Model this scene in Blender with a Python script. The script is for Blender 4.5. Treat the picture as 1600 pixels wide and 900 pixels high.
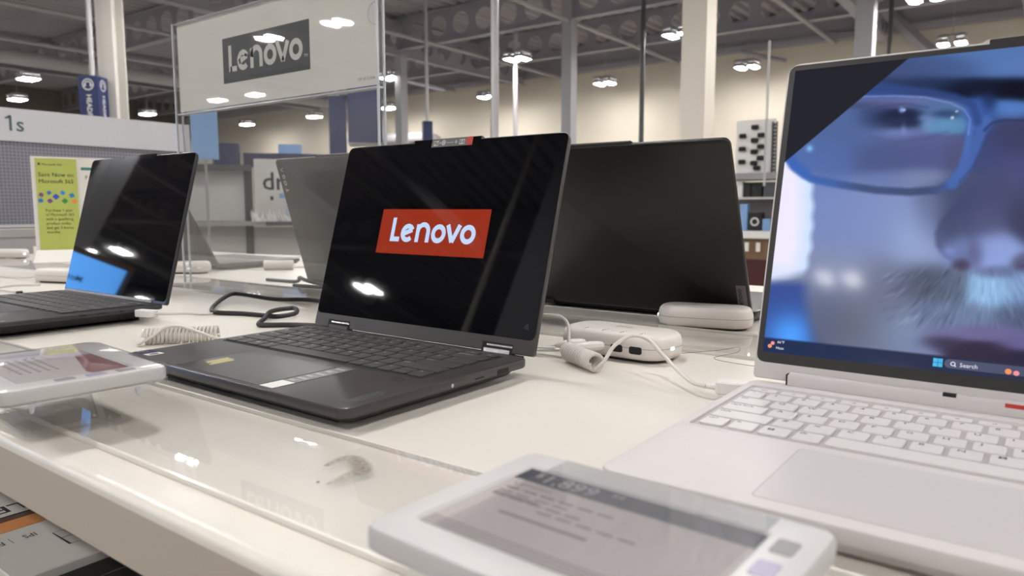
import bpy, bmesh, math, random
import numpy as np
from mathutils import Vector, Matrix

random.seed(7)
for o in list(bpy.data.objects):
    bpy.data.objects.remove(o)
S = bpy.context.scene
COL = S.collection
R = math.radians
PI = math.pi
Z0 = 0.90                      # height of the table top; heights below are written as Z0 + something

# ---------------------------------------------------------------- camera, world, exposure
cd = bpy.data.cameras.new('camera')
cam = bpy.data.objects.new('camera', cd)
COL.objects.link(cam)
cam.location = (0, 0, Z0 + 0.155)
cam.rotation_euler = (R(90 - 6.309), 0, R(36.3))
cd.sensor_width = 36.0
cd.lens = 25.53
cd.clip_start = 0.01
cd.clip_end = 200
cd.dof.use_dof = True
cd.dof.focus_distance = 0.76
cd.dof.aperture_fstop = 9.5
S.camera = cam

w = bpy.data.worlds.new('world')
S.world = w
w.use_nodes = True
w.node_tree.nodes['Background'].inputs[0].default_value = (0.8, 0.85, 1, 1)
w.node_tree.nodes['Background'].inputs[1].default_value = 0.05

S.view_settings.view_transform = 'Standard'
S.view_settings.look = 'None'
S.view_settings.gamma = 1
S.view_settings.exposure = 0.0
S.view_settings.use_curve_mapping = False
LAMP = 174.0                   # strength of the store's ceiling lamps
cy = S.cycles
cy.max_bounces = 10
cy.diffuse_bounces = 4
cy.glossy_bounces = 6
cy.transmission_bounces = 6
cy.transparent_max_bounces = 32
cy.caustics_reflective = False
cy.caustics_refractive = False
cy.sample_clamp_indirect = 4.0
cy.use_denoising = True

# ---------------------------------------------------------------- materials
def lin(c):
    return tuple(((x / 255.) / 12.92 if x / 255. <= .04045 else ((x / 255. + .055) / 1.055) ** 2.4) for x in c)

def _nt(name):
    m = bpy.data.materials.new(name)
    m.use_nodes = True
    return m, m.node_tree, m.node_tree.nodes['Principled BSDF']

def mat(name, rgb, rough=.5, metal=0., spec=.5, noise=.06, scale=60., bump=0., coat=0., detail=3.):
    """sRGB colour with a slight procedural mottling; optional fine bump."""
    m, nt, b = _nt(name)
    c = lin(rgb)
    tc = nt.nodes.new('ShaderNodeTexCoord')
    nz = nt.nodes.new('ShaderNodeTexNoise')
    nz.inputs['Scale'].default_value = scale
    nz.inputs['Detail'].default_value = detail
    nt.links.new(tc.outputs['Object'], nz.inputs['Vector'])
    mx = nt.nodes.new('ShaderNodeMix')
    mx.data_type = 'RGBA'
    mx.inputs[6].default_value = (*[x * (1 - noise) for x in c], 1)
    mx.inputs[7].default_value = (*[min(1, x * (1 + noise)) for x in c], 1)
    nt.links.new(nz.outputs['Fac'], mx.inputs[0])
    nt.links.new(mx.outputs[2], b.inputs['Base Color'])
    b.inputs['Roughness'].default_value = rough
    b.inputs['Metallic'].default_value = metal
    b.inputs['Specular IOR Level'].default_value = spec
    b.inputs['Coat Weight'].default_value = coat
    b.inputs['Coat Roughness'].default_value = .03
    if bump:
        bp = nt.nodes.new('ShaderNodeBump')
        bp.inputs['Strength'].default_value = bump
        bp.inputs['Distance'].default_value = .001
        nt.links.new(nz.outputs['Fac'], bp.inputs['Height'])
        nt.links.new(bp.outputs[0], b.inputs['Normal'])
    return m

def emit(name, rgb, strength=1., rough=.15):
    m, nt, b = _nt(name)
    b.inputs['Base Color'].default_value = (0.004, 0.004, 0.005, 1)
    b.inputs['Roughness'].default_value = rough
    b.inputs['Emission Color'].default_value = (*lin(rgb), 1)
    b.inputs['Emission Strength'].default_value = strength
    return m

def lampmat(name, rgb, strength):
    m = bpy.data.materials.new(name)
    m.use_nodes = True
    nt = m.node_tree
    nt.nodes.clear()
    o = nt.nodes.new('ShaderNodeOutputMaterial')
    e = nt.nodes.new('ShaderNodeEmission')
    e.inputs[0].default_value = (*rgb, 1)
    e.inputs[1].default_value = strength
    nt.links.new(e.outputs[0], o.inputs[0])
    return m

def acrylic(name, tint=(.97, .975, .97), rough=.02, ior=1.49, haze=0.0):
    """thin clear plastic sheet: passes light straight, mirrors by Fresnel, a little haze from scuffs"""
    m = bpy.data.materials.new(name)
    m.use_nodes = True
    nt = m.node_tree
    nt.nodes.clear()
    o = nt.nodes.new('ShaderNodeOutputMaterial')
    t = nt.nodes.new('ShaderNodeBsdfTransparent')
    t.inputs[0].default_value = (*tint, 1)
    g = nt.nodes.new('ShaderNodeBsdfGlossy')
    g.inputs['Roughness'].default_value = rough
    fr = nt.nodes.new('ShaderNodeFresnel')
    ge = nt.nodes.new('ShaderNodeNewGeometry')       # same Fresnel on the inner faces of the thin sheet
    mi_ = nt.nodes.new('ShaderNodeMapRange')
    mi_.inputs[3].default_value = ior
    mi_.inputs[4].default_value = 1 / ior
    nt.links.new(ge.outputs['Backfacing'], mi_.inputs[0])
    nt.links.new(mi_.outputs[0], fr.inputs[0])
    mx = nt.nodes.new('ShaderNodeMixShader')
    nt.links.new(fr.outputs[0], mx.inputs[0])
    src = t
    if haze:
        d = nt.nodes.new('ShaderNodeBsdfDiffuse')
        d.inputs[0].default_value = (.8, .8, .8, 1)
        tc = nt.nodes.new('ShaderNodeTexCoord')
        nz = nt.nodes.new('ShaderNodeTexNoise')
        nz.inputs['Scale'].default_value = 9
        nz.inputs['Detail'].default_value = 6
        nt.links.new(tc.outputs['Object'], nz.inputs['Vector'])
        mr = nt.nodes.new('ShaderNodeMapRange')
        mr.inputs[1].default_value = .35
        mr.inputs[2].default_value = .75
        mr.inputs[3].default_value = haze * .4
        mr.inputs[4].default_value = haze * 1.6
        nt.links.new(nz.outputs['Fac'], mr.inputs[0])
        m2 = nt.nodes.new('ShaderNodeMixShader')
        nt.links.new(mr.outputs[0], m2.inputs[0])
        nt.links.new(t.outputs[0], m2.inputs[1])
        nt.links.new(d.outputs[0], m2.inputs[2])
        src = m2
    nt.links.new(src.outputs[0], mx.inputs[1])
    nt.links.new(g.outputs[0], mx.inputs[2])
    nt.links.new(mx.outputs[0], o.inputs[0])
    return m

M = {}
M['table'] = mat('white_laminate', (228, 222, 213), .32, noise=.035, scale=7, spec=.5, detail=8)
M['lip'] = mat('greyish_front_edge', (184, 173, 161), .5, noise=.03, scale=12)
M['table_edge'] = mat('white_edge_band', (224, 214, 203), .45, noise=.03, scale=12)
M['acrylic'] = acrylic('clear_acrylic', tint=(.99, .992, .99), haze=.022)
M['acrylic_strip'] = acrylic('clear_acrylic_strip', tint=(.997, .997, .995), haze=.04, ior=1.40)
M['acrylic_edge'] = mat('polished_acrylic_edge', (205, 208, 215), .12, noise=.15, scale=40, spec=.8)
M['strip_edge'] = mat('strip_edge_cream', (244, 240, 232), .15, noise=.05, scale=30)
M['film'] = acrylic('clear_plastic_film', tint=(.985, .985, .99), rough=.05, haze=.04)
M['white'] = mat('white_plastic', (232, 229, 226), .35, noise=.02)
M['hub'] = mat('hub_white_plastic', (226, 219, 214), .38, noise=.02)
M['card'] = mat('sign_card', (238, 234, 227), .6, noise=.02, scale=20)
M['logo_dark'] = mat('printed_charcoal', (62, 62, 63), .5, noise=.05)
M['logo_light'] = mat('printed_pale_grey', (222, 220, 214), .5, noise=.02)
M['ink'] = mat('printed_black', (38, 38, 42), .5, noise=.05)
M['ink_soft'] = mat('printed_grey', (120, 112, 110), .5, noise=.05)
M['storm'] = mat('storm_grey_metal', (69, 66, 66), .36, metal=.35, noise=.04, scale=300, bump=.02)
M['storm_key'] = mat('storm_grey_key', (47, 46, 47), .48, noise=.04, scale=200)
M['luna'] = mat('dark_grey_metal', (56, 55, 59), .38, metal=.35, noise=.04, scale=300)
M['luna_key'] = mat('dark_grey_key', (44, 44, 46), .5, noise=.04, scale=200)
M['black'] = mat('black_plastic', (16, 16, 17), .5, noise=.1)
M['groove'] = mat('dark_gap', (10, 10, 11), .7, noise=.1)
M['rubber'] = mat('black_rubber', (20, 20, 21), .7, noise=.1)
M['glass'] = mat('black_screen_glass', (4, 5, 9), .03, noise=.1, spec=.42)
M['bezel_matte'] = mat('matte_black_bezel', (30, 29, 28), .42, noise=.06)
M['chrome'] = mat('polished_hinge', (205, 200, 205), .18, metal=1., noise=.03)
M['hinge_silver'] = mat('brushed_silver', (176, 174, 172), .55, metal=.4, noise=.05, scale=200)
M['lidgrey'] = mat('warm_grey_metal', (100, 95, 94), .45, metal=.3, noise=.03, scale=300)
M['lidblack'] = mat('near_black_metal', (40, 38, 37), .36, metal=.45, noise=.05, scale=120)
M['shell'] = mat('off_white_metal', (208, 203, 202), .5, spec=.3, noise=.015, scale=200)
M['shell_pad'] = mat('off_white_trackpad_glass', (198, 193, 192), .4, spec=.4, noise=.01, scale=200)
M['shell_key'] = mat('off_white_key', (212, 208, 206), .42, noise=.015, scale=200)
M['shell_gap'] = mat('shaded_key_gap', (176, 171, 170), .6, noise=.03)
M['legend'] = mat('key_legend_grey', (66, 63, 64), .5, noise=.02)
M['legend_w'] = mat('key_legend_white', (176, 176, 178), .5, noise=.02)
M['sticker_w'] = mat('white_sticker', (225, 223, 220), .4, noise=.03)
M['sticker_navy'] = mat('navy_sticker', (22, 28, 62), .35, noise=.05)
M['sticker_red'] = mat('red_sticker', (190, 55, 45), .4, noise=.05)
M['sticker_grey'] = mat('grey_feature_label', (98, 97, 97), .4, noise=.05)
M['gold_residue'] = mat('torn_foil_residue', (214, 196, 140), .35, metal=.3, noise=.2, scale=200)
M['cord_w'] = mat('white_cord', (214, 208, 203), .4, noise=.03)
M['cord_k'] = mat('black_cord', (30, 30, 31), .45, noise=.06)
M['led'] = lampmat('blue_white_led', (.45, .78, 1.), 6.)
M['tag'] = mat('tag_pale_grey_plastic', (202, 200, 199), .35, noise=.02)
M['eink'] = mat('eink_paper', (176, 167, 166), .4, noise=.04, scale=60)
M['eink_head'] = mat('eink_slate', (58, 60, 70), .35, noise=.06)
M['eink_light'] = mat('eink_pale_digits', (168, 165, 168), .4, noise=.04)
M['eink_red'] = mat('eink_maroon', (112, 48, 58), .35, noise=.08)
M['eink_yellow'] = mat('eink_ochre', (196, 184, 120), .35, noise=.08)
M['eink_lilac'] = mat('eink_lilac', (158, 150, 176), .35, noise=.08)
M['green'] = mat('lime_print', (182, 193, 98), .5, noise=.02)
M['teal'] = mat('teal_print', (52, 128, 116), .5, noise=.03)
M['deck'] = mat('painted_steel_deck', (172, 168, 173), .6, noise=.06, scale=3)
M['beam'] = mat('painted_steel_beam', (166, 164, 172), .55, noise=.06, scale=3)
M['column'] = mat('cream_painted_column', (226, 218, 206), .5, noise=.03, scale=4)
M['column_left'] = mat('pale_grey_painted_column', (200, 196, 190), .5, noise=.03, scale=4)
M['column_grey'] = mat('grey_painted_column', (172, 172, 178), .5, noise=.04, scale=4)
M['pipe'] = mat('grey_pipe', (176, 174, 176), .45, noise=.05, scale=8)
M['wall'] = mat('cream_store_wall', (219, 210, 195), .7, noise=.03, scale=1.2, detail=4)
M['wall_dark'] = mat('taupe_store_wall', (112, 106, 98), .7, noise=.05, scale=1.2, detail=4)
M['floor'] = mat('polished_concrete', (150, 146, 140), .3, noise=.1, scale=.8)
M['lamp_case'] = mat('lamp_housing', (150, 150, 152), .4, noise=.04)
M['lamp'] = lampmat('lamp_panel', (1., .98, .95), LAMP)
M['navy'] = mat('navy_sign_face', (15, 34, 84), .45, noise=.04)
M['navy_dk'] = mat('deep_navy', (28, 38, 78), .5, noise=.06)
M['skyblue'] = mat('light_blue_print', (128, 166, 214), .5, noise=.05)
M['grey_mid'] = mat('mid_grey_panel', (150, 148, 148), .6, noise=.05, scale=6)
M['grey_lt'] = mat('light_grey_panel', (198, 195, 192), .6, noise=.04, scale=6)
M['grey_dk'] = mat('dark_grey_metal_rack', (74, 74, 78), .5, noise=.08, scale=6)
M['beige_box'] = mat('beige_carton', (170, 164, 158), .6, noise=.05, scale=9)
M['brown'] = mat('brown_board', (120, 92, 68), .6, noise=.1, scale=10)
M['darkred'] = mat('dark_red_board', (64, 20, 16), .6, noise=.1, scale=10)
M['photo_orange'] = mat('printed_orange', (206, 140, 84), .5, noise=.35, scale=22)
M['photo_pink'] = mat('printed_coral', (200, 96, 78), .5, noise=.2, scale=30)
M['photo_brown'] = mat('printed_umber', (88, 62, 56), .5, noise=.4, scale=40)
M['carton'] = mat('white_carton', (205, 202, 198), .5, noise=.03, scale=12)

def mesh_panel_mat():
    m, nt, b = _nt('perforated_grey_panel')
    tc = nt.nodes.new('ShaderNodeTexCoord')
    br = nt.nodes.new('ShaderNodeTexBrick')
    br.offset = 0
    br.inputs['Scale'].default_value = 1
    br.inputs['Brick Width'].default_value = .012
    br.inputs['Row Height'].default_value = .012
    br.inputs['Mortar Size'].default_value = .0022
    br.inputs['Mortar Smooth'].default_value = .3
    br.inputs['Color1'].default_value = (*lin((98, 99, 112)), 1)
    br.inputs['Color2'].default_value = (*lin((94, 95, 108)), 1)
    br.inputs['Mortar'].default_value = (*lin((128, 128, 138)), 1)
    mp = nt.nodes.new('ShaderNodeMapping')
    mp.inputs['Rotation'].default_value = (0, R(90), R(90))
    nt.links.new(tc.outputs['Object'], mp.inputs[0])
    nt.links.new(mp.outputs[0], br.inputs['Vector'])
    nt.links.new(br.outputs[0], b.inputs['Base Color'])
    b.inputs['Roughness'].default_value = .6
    return m
M['perforated'] = mesh_panel_mat()

def smudge_mat():
    m = bpy.data.materials.new('dried_smudge')
    m.use_nodes = True
    nt = m.node_tree
    nt.nodes.clear()
    o = nt.nodes.new('ShaderNodeOutputMaterial')
    t = nt.nodes.new('ShaderNodeBsdfTransparent')
    d = nt.nodes.new('ShaderNodeBsdfDiffuse')
    d.inputs[0].default_value = (*lin((128, 118, 102)), 1)
    tc = nt.nodes.new('ShaderNodeTexCoord')
    nz = nt.nodes.new('ShaderNodeTexNoise')
    nz.inputs['Scale'].default_value = 330
    nz.inputs['Detail'].default_value = 8
    nt.links.new(tc.outputs['Object'], nz.inputs['Vector'])
    at = nt.nodes.new('ShaderNodeAttribute')
    at.attribute_name = 'col'
    mr = nt.nodes.new('ShaderNodeMapRange')
    mr.inputs[1].default_value = .34
    mr.inputs[2].default_value = .60
    mr.inputs[3].default_value = .25
    mr.inputs[4].default_value = .70
    nt.links.new(nz.outputs['Fac'], mr.inputs[0])
    mu = nt.nodes.new('ShaderNodeMath')
    mu.operation = 'MULTIPLY'
    nt.links.new(mr.outputs[0], mu.inputs[0])
    nt.links.new(at.outputs['Fac'], mu.inputs[1])
    mx = nt.nodes.new('ShaderNodeMixShader')
    nt.links.new(mu.outputs[0], mx.inputs[0])
    nt.links.new(t.outputs[0], mx.inputs[1])
    nt.links.new(d.outputs[0], mx.inputs[2])
    nt.links.new(mx.outputs[0], o.inputs[0])
    return m
M['smudge'] = smudge_mat()

def screen_attr_mat():
    m, nt, b = _nt('lit_display_picture')
    at = nt.nodes.new('ShaderNodeAttribute')
    at.attribute_name = 'col'
    b.inputs['Base Color'].default_value = (.006, .006, .008, 1)
    b.inputs['Roughness'].default_value = .07
    b.inputs['Specular IOR Level'].default_value = .05
    nt.links.new(at.outputs['Color'], b.inputs['Emission Color'])
    b.inputs['Emission Strength'].default_value = 1.0
    return m
M['display'] = screen_attr_mat()
M['scr_red'] = emit('lit_red', (148, 44, 20), 1., .03)
M['scr_letter'] = emit('lit_pale_blue', (192, 216, 250), 1., .03)
M['scr_white'] = emit('lit_white', (235, 238, 250), 1.)
M['scr_bar'] = emit('lit_search_field', (76, 80, 108), 1.)
M['scr_cyan'] = emit('lit_cyan', (52, 180, 236), 1.)
M['scr_orange'] = emit('lit_orange', (246, 150, 96), 1.)
M['scr_pink'] = emit('lit_pink', (240, 150, 160), 1.)
M['scr_dim'] = emit('lit_dim_grey', (70, 84, 84), 1., .03)
M['tv_blue'] = emit('lit_tv_blue', (84, 156, 236), 8., .2)
M['tv_ink'] = emit('lit_tv_navy', (10, 20, 40), .3, .2)

# ---------------------------------------------------------------- mesh helpers
class MB:
    """collects faces, built as ONE mesh object"""
    def __init__(s):
        s.v, s.f, s.mi = [], [], []
    def add(s, v, f, mi=0, xf=None):
        n = len(s.v)
        s.v += [tuple(xf @ Vector(p)) for p in v] if xf is not None else [tuple(p) for p in v]
        for q in f:
            s.f.append(tuple(i + n for i in q))
            s.mi.append(mi)
        return s
    def box(s, x0, x1, y0, y1, z0, z1, mi=0, xf=None):
        v = [(x, y, z) for z in (z0, z1) for y in (y0, y1) for x in (x0, x1)]
        f = [(0, 2, 3, 1), (4, 5, 7, 6), (0, 1, 5, 4), (1, 3, 7, 5), (3, 2, 6, 7), (2, 0, 4, 6)]
        return s.add(v, f, mi, xf)
    def loft(s, loops, mi=0, cap0=True, cap1=True, xf=None):
        n = len(loops[0])
        v = [p for l in loops for p in l]
        f = []
        for k in range(len(loops) - 1):
            for i in range(n):
                j = (i + 1) % n
                f.append((k * n + i, k * n + j, (k + 1) * n + j, (k + 1) * n + i))
        if cap0:
            f.append(tuple(reversed(range(n))))
        if cap1:
            f.append(tuple((len(loops) - 1) * n + i for i in range(n)))
        return s.add(v, f, mi, xf)
    def rbox(s, cx, cy, w, d, r, layers, seg=3, mi=0, xf=None):
        """rounded-rectangle prism; layers = (z, inset)"""
        return s.loft([rr(w - 2 * i, d - 2 * i, max(r - i, 2e-4), seg, cx, cy, z) for z, i in layers], mi, xf=xf)
    def cyl(s, p0, p1, r0, r1=None, n=16, mi=0, caps=True):
        p0, p1 = Vector(p0), Vector(p1)
        r1 = r0 if r1 is None else r1
        q = (p1 - p0).to_track_quat('Z', 'Y')
        L = []
        for p, r in ((p0, r0), (p1, r1)):
            L.append([tuple(p + q @ Vector((r * math.cos(2 * PI * i / n), r * math.sin(2 * PI * i / n), 0))) for i in range(n)])
        return s.loft(L, mi, caps, caps)
    def tube(s, pts, r, n=8, mi=0, caps=True):
        pts = [Vector(p) for p in pts]
        L = []
        up = Vector((0, 0, 1))
        tp = None
        nrm = None
        for i, p in enumerate(pts):
            t = (pts[min(i + 1, len(pts) - 1)] - pts[max(i - 1, 0)]).normalized()
            if nrm is None:
                nrm = t.cross(up)
                if nrm.length < 1e-4:
                    nrm = t.cross(Vector((1, 0, 0)))
                nrm.normalize()
            else:
                nrm = (nrm - t * nrm.dot(t)).normalized()
            b = t.cross(nrm)
            rr_ = r[i] if isinstance(r, (list, tuple)) else r
            L.append([tuple(p + nrm * (rr_ * math.cos(2 * PI * k / n)) + b * (rr_ * math.sin(2 * PI * k / n))) for k in range(n)])
        return s.loft(L, mi, caps, caps)
    def ribbon(s, pts, wd, z=0., closed=False, mi=0, xf=None):
        """flat stroke of width wd in the xy plane"""
        n = len(pts)
        v, f = [], []
        for i in range(n):
            a = pts[(i - 1) % n] if closed or i > 0 else pts[i]
            c = pts[(i + 1) % n] if closed or i < n - 1 else pts[i]
            t = Vector((c[0] - a[0], c[1] - a[1])).normalized()
            k = 1.
            if (closed or 0 < i < n - 1):
                t1 = Vector((pts[i][0] - a[0], pts[i][1] - a[1])).normalized()
                k = 1 / max(.4, t1.dot(t))
            nx, ny = -t.y * wd / 2 * k, t.x * wd / 2 * k
            v += [(pts[i][0] + nx, pts[i][1] + ny, z), (pts[i][0] - nx, pts[i][1] - ny, z)]
        for i in range(n if closed else n - 1):
            j = (i + 1) % n
            f.append((2 * i, 2 * i + 1, 2 * j + 1, 2 * j))
        return s.add(v, f, mi, xf)
    def text(s, txt, size, x=0, y=0, z=0, align='LEFT', mi=0, xf=None, sx=1.):
        v, f = glyphs(txt)
        wd = max(p[0] for p in v) if v else 0
        off = {'LEFT': 0, 'CENTER': -wd / 2, 'RIGHT': -wd}[align]
        vv = [(x + (p[0] + off) * size * sx, y + p[1] * size, z) for p in v]
        return s.add(vv, f, mi, xf)
    def build(s, name, mats, parent=None, loc=None, rot=None, angle=35, flat=False):
        me = bpy.data.meshes.new(name)
        me.from_pydata(s.v, [], s.f)
        mats = mats if isinstance(mats, (list, tuple)) else [mats]
        for m in mats:
            me.materials.append(M[m] if isinstance(m, str) else m)
        if any(s.mi):
            me.polygons.foreach_set('material_index', s.mi)
        if not flat:
            me.polygons.foreach_set('use_smooth', [True] * len(me.polygons))
            me.set_sharp_from_angle(angle=R(angle))
        me.update()
        return link(name, me, parent, loc, rot)

def link(name, me, parent=None, loc=None, rot=None):
    o = bpy.data.objects.new(name, me)
    COL.objects.link(o)
    if parent is not None:
        o.parent = parent
    if loc is not None:
        o.location = loc
    if rot is not None:
        o.rotation_euler = rot
    return o

def rr(w, d, r, seg, cx=0, cy=0, z=0, rb=None):
    r0 = min(r, w / 2 - 1e-5, d / 2 - 1e-5)
    out = []
    for k, (sx, sy) in enumerate(((1, 1), (-1, 1), (-1, -1), (1, -1))):
        r = r0 if rb is None or k < 2 else rb
        for i in range(seg + 1):
            a = PI / 2 * k + PI / 2 * i / seg
            out.append((cx + sx * (w / 2 - r) + r * math.cos(a), cy + sy * (d / 2 - r) + r * math.sin(a), z))
    return out

_G = {}
BOLD = 0.
def glyphs(txt_):
    txt = (txt_, BOLD)
    if txt not in _G:
        c = bpy.data.curves.new('t', 'FONT')
        c.body = txt_
        c.offset = BOLD
        c.resolution_u = 2
        o = bpy.data.objects.new('t', c)
        me = bpy.data.meshes.new_from_object(o)
        _G[txt] = ([tuple(v.co) for v in me.vertices], [tuple(p.vertices) for p in me.polygons])
        bpy.data.objects.remove(o)
        bpy.data.meshes.remove(me)
        bpy.data.curves.remove(c)
    return _G[txt]

def arc(cx, cy, r, a0, a1, n=14):
    return [(cx + r * math.cos(R(a0 + (a1 - a0) * i / n)), cy + r * math.sin(R(a0 + (a1 - a0) * i / n))) for i in range(n + 1)]

def wordmark(mb, x, y, u, z, mi=0, xf=None, st=.27):
    """the maker's rounded wordmark drawn stroke by stroke; u = height of the small letters"""
    def rib(p, closed=False):
        mb.ribbon([(x + a * u, y + b * u) for a, b in p], st * u, z, closed, mi, xf)
    h = st / 2
    rib([(h, 1.36), (h, 0)])
    rib([(h, h), (.72, h)])
    r = .5 - h + .02
    # e with a rising bar
    ex = 1.30
    rib(arc(ex, .5, r, 28, 318, 22))
    c, s_ = math.cos(R(28)), math.sin(R(28))
    rib([(ex - r * math.cos(R(20)), .5 - r * math.sin(R(8)) - .02), (ex + r * c, .5 + r * s_)])
    # n
    rib([(2.06, 0), (2.06, 1.0)])
    rib([(2.06, .55)] + arc(2.45, .60, .385 - .0, 172, 0, 12)[1:] + [(2.835, 0)])
    rib(arc(3.60, .5, r, 0, 360, 26)[:-1], True)
    rib([(4.20, 1.0), (4.62, .06)])
    rib([(4.62, .06), (5.04, 1.0)])
    rib(arc(5.66, .5, r, 0, 360, 26)[:-1], True)
WM_W = 6.16

def smooth_path(pts, n=6):
    """Catmull-Rom through 3-D points"""
    P = [Vector(p) for p in pts]
    out = []
    for i in range(len(P) - 1):
        a, b, c, d = P[max(i - 1, 0)], P[i], P[i + 1], P[min(i + 2, len(P) - 1)]
        for k in range(n):
            t = k / n
            out.append(.5 * ((2 * b) + (c - a) * t + (2 * a - 5 * b + 4 * c - d) * t * t + (3 * b - a - 3 * c + d) * t ** 3))
    out.append(P[-1])
    return out

def tag(o, label, cat, group=None, kind=None):
    if label:
        o['label'] = label
    if cat:
        o['category'] = cat
    if group:
        o['group'] = group
    if kind:
        o['kind'] = kind
    return o

def thing(name, label, cat, loc=(0, 0, 0), rz=0., group=None):
    o = bpy.data.objects.new(name, None)
    o.empty_display_size = .05
    COL.objects.link(o)
    o.location = loc
    o.rotation_euler = (0, 0, rz)
    return tag(o, label, cat, group)

def struct(name, mb, m, **k):
    o = mb.build(name, m, **k)
    o['kind'] = 'structure'
    return o

def dup(root, loc, label, rz=None, group=None):
    r = root.copy()
    COL.objects.link(r)
    r.location = loc
    if rz is not None:
        r.rotation_euler = (0, 0, rz)
    r['label'] = label
    if group:
        r['group'] = group
    for ch in list(root.children):
        c = ch.copy()
        COL.objects.link(c)
        c.parent = r
        for g in list(ch.children):
            d = g.copy()
            COL.objects.link(d)
            d.parent = c
    return r

# ---------------------------------------------------------------- store shell
DECK = Z0 + 4.78
XW, XE, YS, YN = -32., 9., -14., 18.6
struct('floor', MB().box(XW, XE, YS, YN, -.1, 0), 'floor')
struct('wall_north', MB().box(XW - .2, XE + .2, YN, YN + .2, 0, DECK + .1), 'wall')
struct('wall_south', MB().box(XW - .2, XE + .2, YS - .2, YS, 0, DECK + .1), 'wall_dark')
struct('wall_west', MB().box(XW - .2, XW, YS, YN, 0, DECK + .1), 'wall_dark')
struct('wall_east', MB().box(XE, XE + .2, YS, YN, 0, DECK + .1), 'wall')
mb = MB()                                            # corrugated roof deck, ribs along Y
per, x = .30, XW
prof = []
while x < XE:
    prof += [(x, 0), (x + .11, 0), (x + .15, .075), (x + .26, .075)]
    x += per
v = [(a, yy, DECK + z) for a, z in prof for yy in (YS, YN)]
mb.add(v, [(2 * i, 2 * i + 2, 2 * i + 3, 2 * i + 1) for i in range(len(prof) - 1)])
mb.box(XW, XE, YS, YN, DECK + .12, DECK + .2)
struct('ceiling', mb, 'deck', flat=True)

def cellular_beam(name, length, dia=.48, pitch=.68, depth=.74, fl=.2):
    """castellated roof beam along +X from the origin, top flange at z = 0"""
    n = int(length / pitch)
    web = MB()
    seg = 16
    zc = -depth / 2
    for k in range(n):
        cx = (k + .5) * pitch
        L = n and pitch / 2
        ring, sq = [], []
        for i in range(seg):
            a = 2 * PI * (i + .5) / seg
            c, s_ = math.cos(a), math.sin(a)
            ring.append((cx + dia / 2 * c, 0, zc + dia / 2 * s_))
            q = 1 / max(abs(c) / L, abs(s_) / (depth / 2))
            sq.append((cx + c * q, 0, zc + s_ * q))
        # square corners
        v = ring + sq + [(cx + L, 0, 0), (cx - L, 0, 0), (cx - L, 0, -depth), (cx + L, 0, -depth)]
        f = [(i, (i + 1) % seg, seg + (i + 1) % seg, seg + i) for i in range(seg)]
        for i in range(seg):
            j = (i + 1) % seg
            p, q = sq[i], sq[j]
            if abs(abs(p[0] - cx) - L) < 1e-6 and abs(abs(q[2] - zc) - depth / 2) < 1e-6 or abs(abs(q[0] - cx) - L) < 1e-6 and abs(abs(p[2] - zc) - depth / 2) < 1e-6:
                m_ = ((p[0] + q[0]) / 2 - cx, (p[2] + q[2]) / 2 - zc)
                c_ = 0 if m_[0] > 0 and m_[1] > 0 else 1 if m_[0] < 0 and m_[1] > 0 else 2 if m_[0] < 0 else 3
                f.append((seg + i, seg + j, 2 * seg + c_))
        web.add(v, f)
    web.box(0, n * pitch, -fl / 2, fl / 2, -.025, 0)
    web.box(0, n * pitch, -fl / 2, fl / 2, -depth - .025, -depth)
    return web

BT = DECK - .02
bx_ = cellular_beam('roof_beam', XE - XW - .2)
bo = struct('roof_beam', bx_, 'beam', loc=(XW + .1, 16.2, BT), flat=True)
for yy in (13.2, 9.2, 5.2, 1.2, -2.8, -6.8):
    c = bo.copy()
    COL.objects.link(c)
    c.location.y = yy
by_ = cellular_beam('roof_girder', YN - YS - .2, dia=.46, pitch=.66, depth=.78)
bo2 = struct('roof_girder', by_, 'beam', loc=(-13.1, YS + .1, BT - .12), rot=(0, 0, PI / 2), flat=True)
for xx in (-22.6, -3.2):
    c = bo2.copy()
    COL.objects.link(c)
    c.location.x = xx
struct('wall_girder', MB().box(XW, XE, YN - .22, YN - .02, Z0 + 4.02, Z0 + 4.17).box(XW, XE, YN - .12, YN - .10, Z0 + 4.17, DECK), 'beam')

def pipe(p0, p1, r, name='sprinkler_pipe', n=12):
    return struct(name, MB().cyl(p0, p1, r, n=n), 'pipe')
for xx in (-19.4, -16.0, -11.9, -8.2, -4.3, -.6, 3.):
    pipe((xx, YS, Z0 + 3.98), (xx, YN, Z0 + 3.98), .045)
pipe((-20.3, YS, Z0 + 3.75), (-20.3, YN - .4, Z0 + 3.75), .17, 'air_duct', 20)
# bent duct low on the far wall
struct('air_duct', MB().tube(smooth_path([(-20.5, 18.1, Z0 + 2.55), (-18.4, 18.1, Z0 + 2.5), (-16.9, 18.1, Z0 + 2.45), (-16.35, 18.1, Z0 + 2.3), (-16.15, 18.1, Z0 + 1.8), (-16.15, 18.1, Z0 + .6)], 5), .2, 14), 'pipe')
for p0, p1, r_ in (((-3.3, 18.3, Z0 + 4.6), (-2.0, 18.3, Z0 + 3.2), .13), ((-15.4, 12.6, Z0 + 3.95), (-12.9, 14.6, Z0 + 3.2), .05),
                   ((-8.4, -4., Z0 + 4.7), (-4.9, -4., Z0 + 2.6), .07), ((-6.4, 18.3, Z0 + 4.0), (-5.3, 18.3, Z0 + 3.65), .05)):
    struct('roof_brace', MB().cyl(p0, p1, r_, n=4), 'beam', flat=True)

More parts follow.
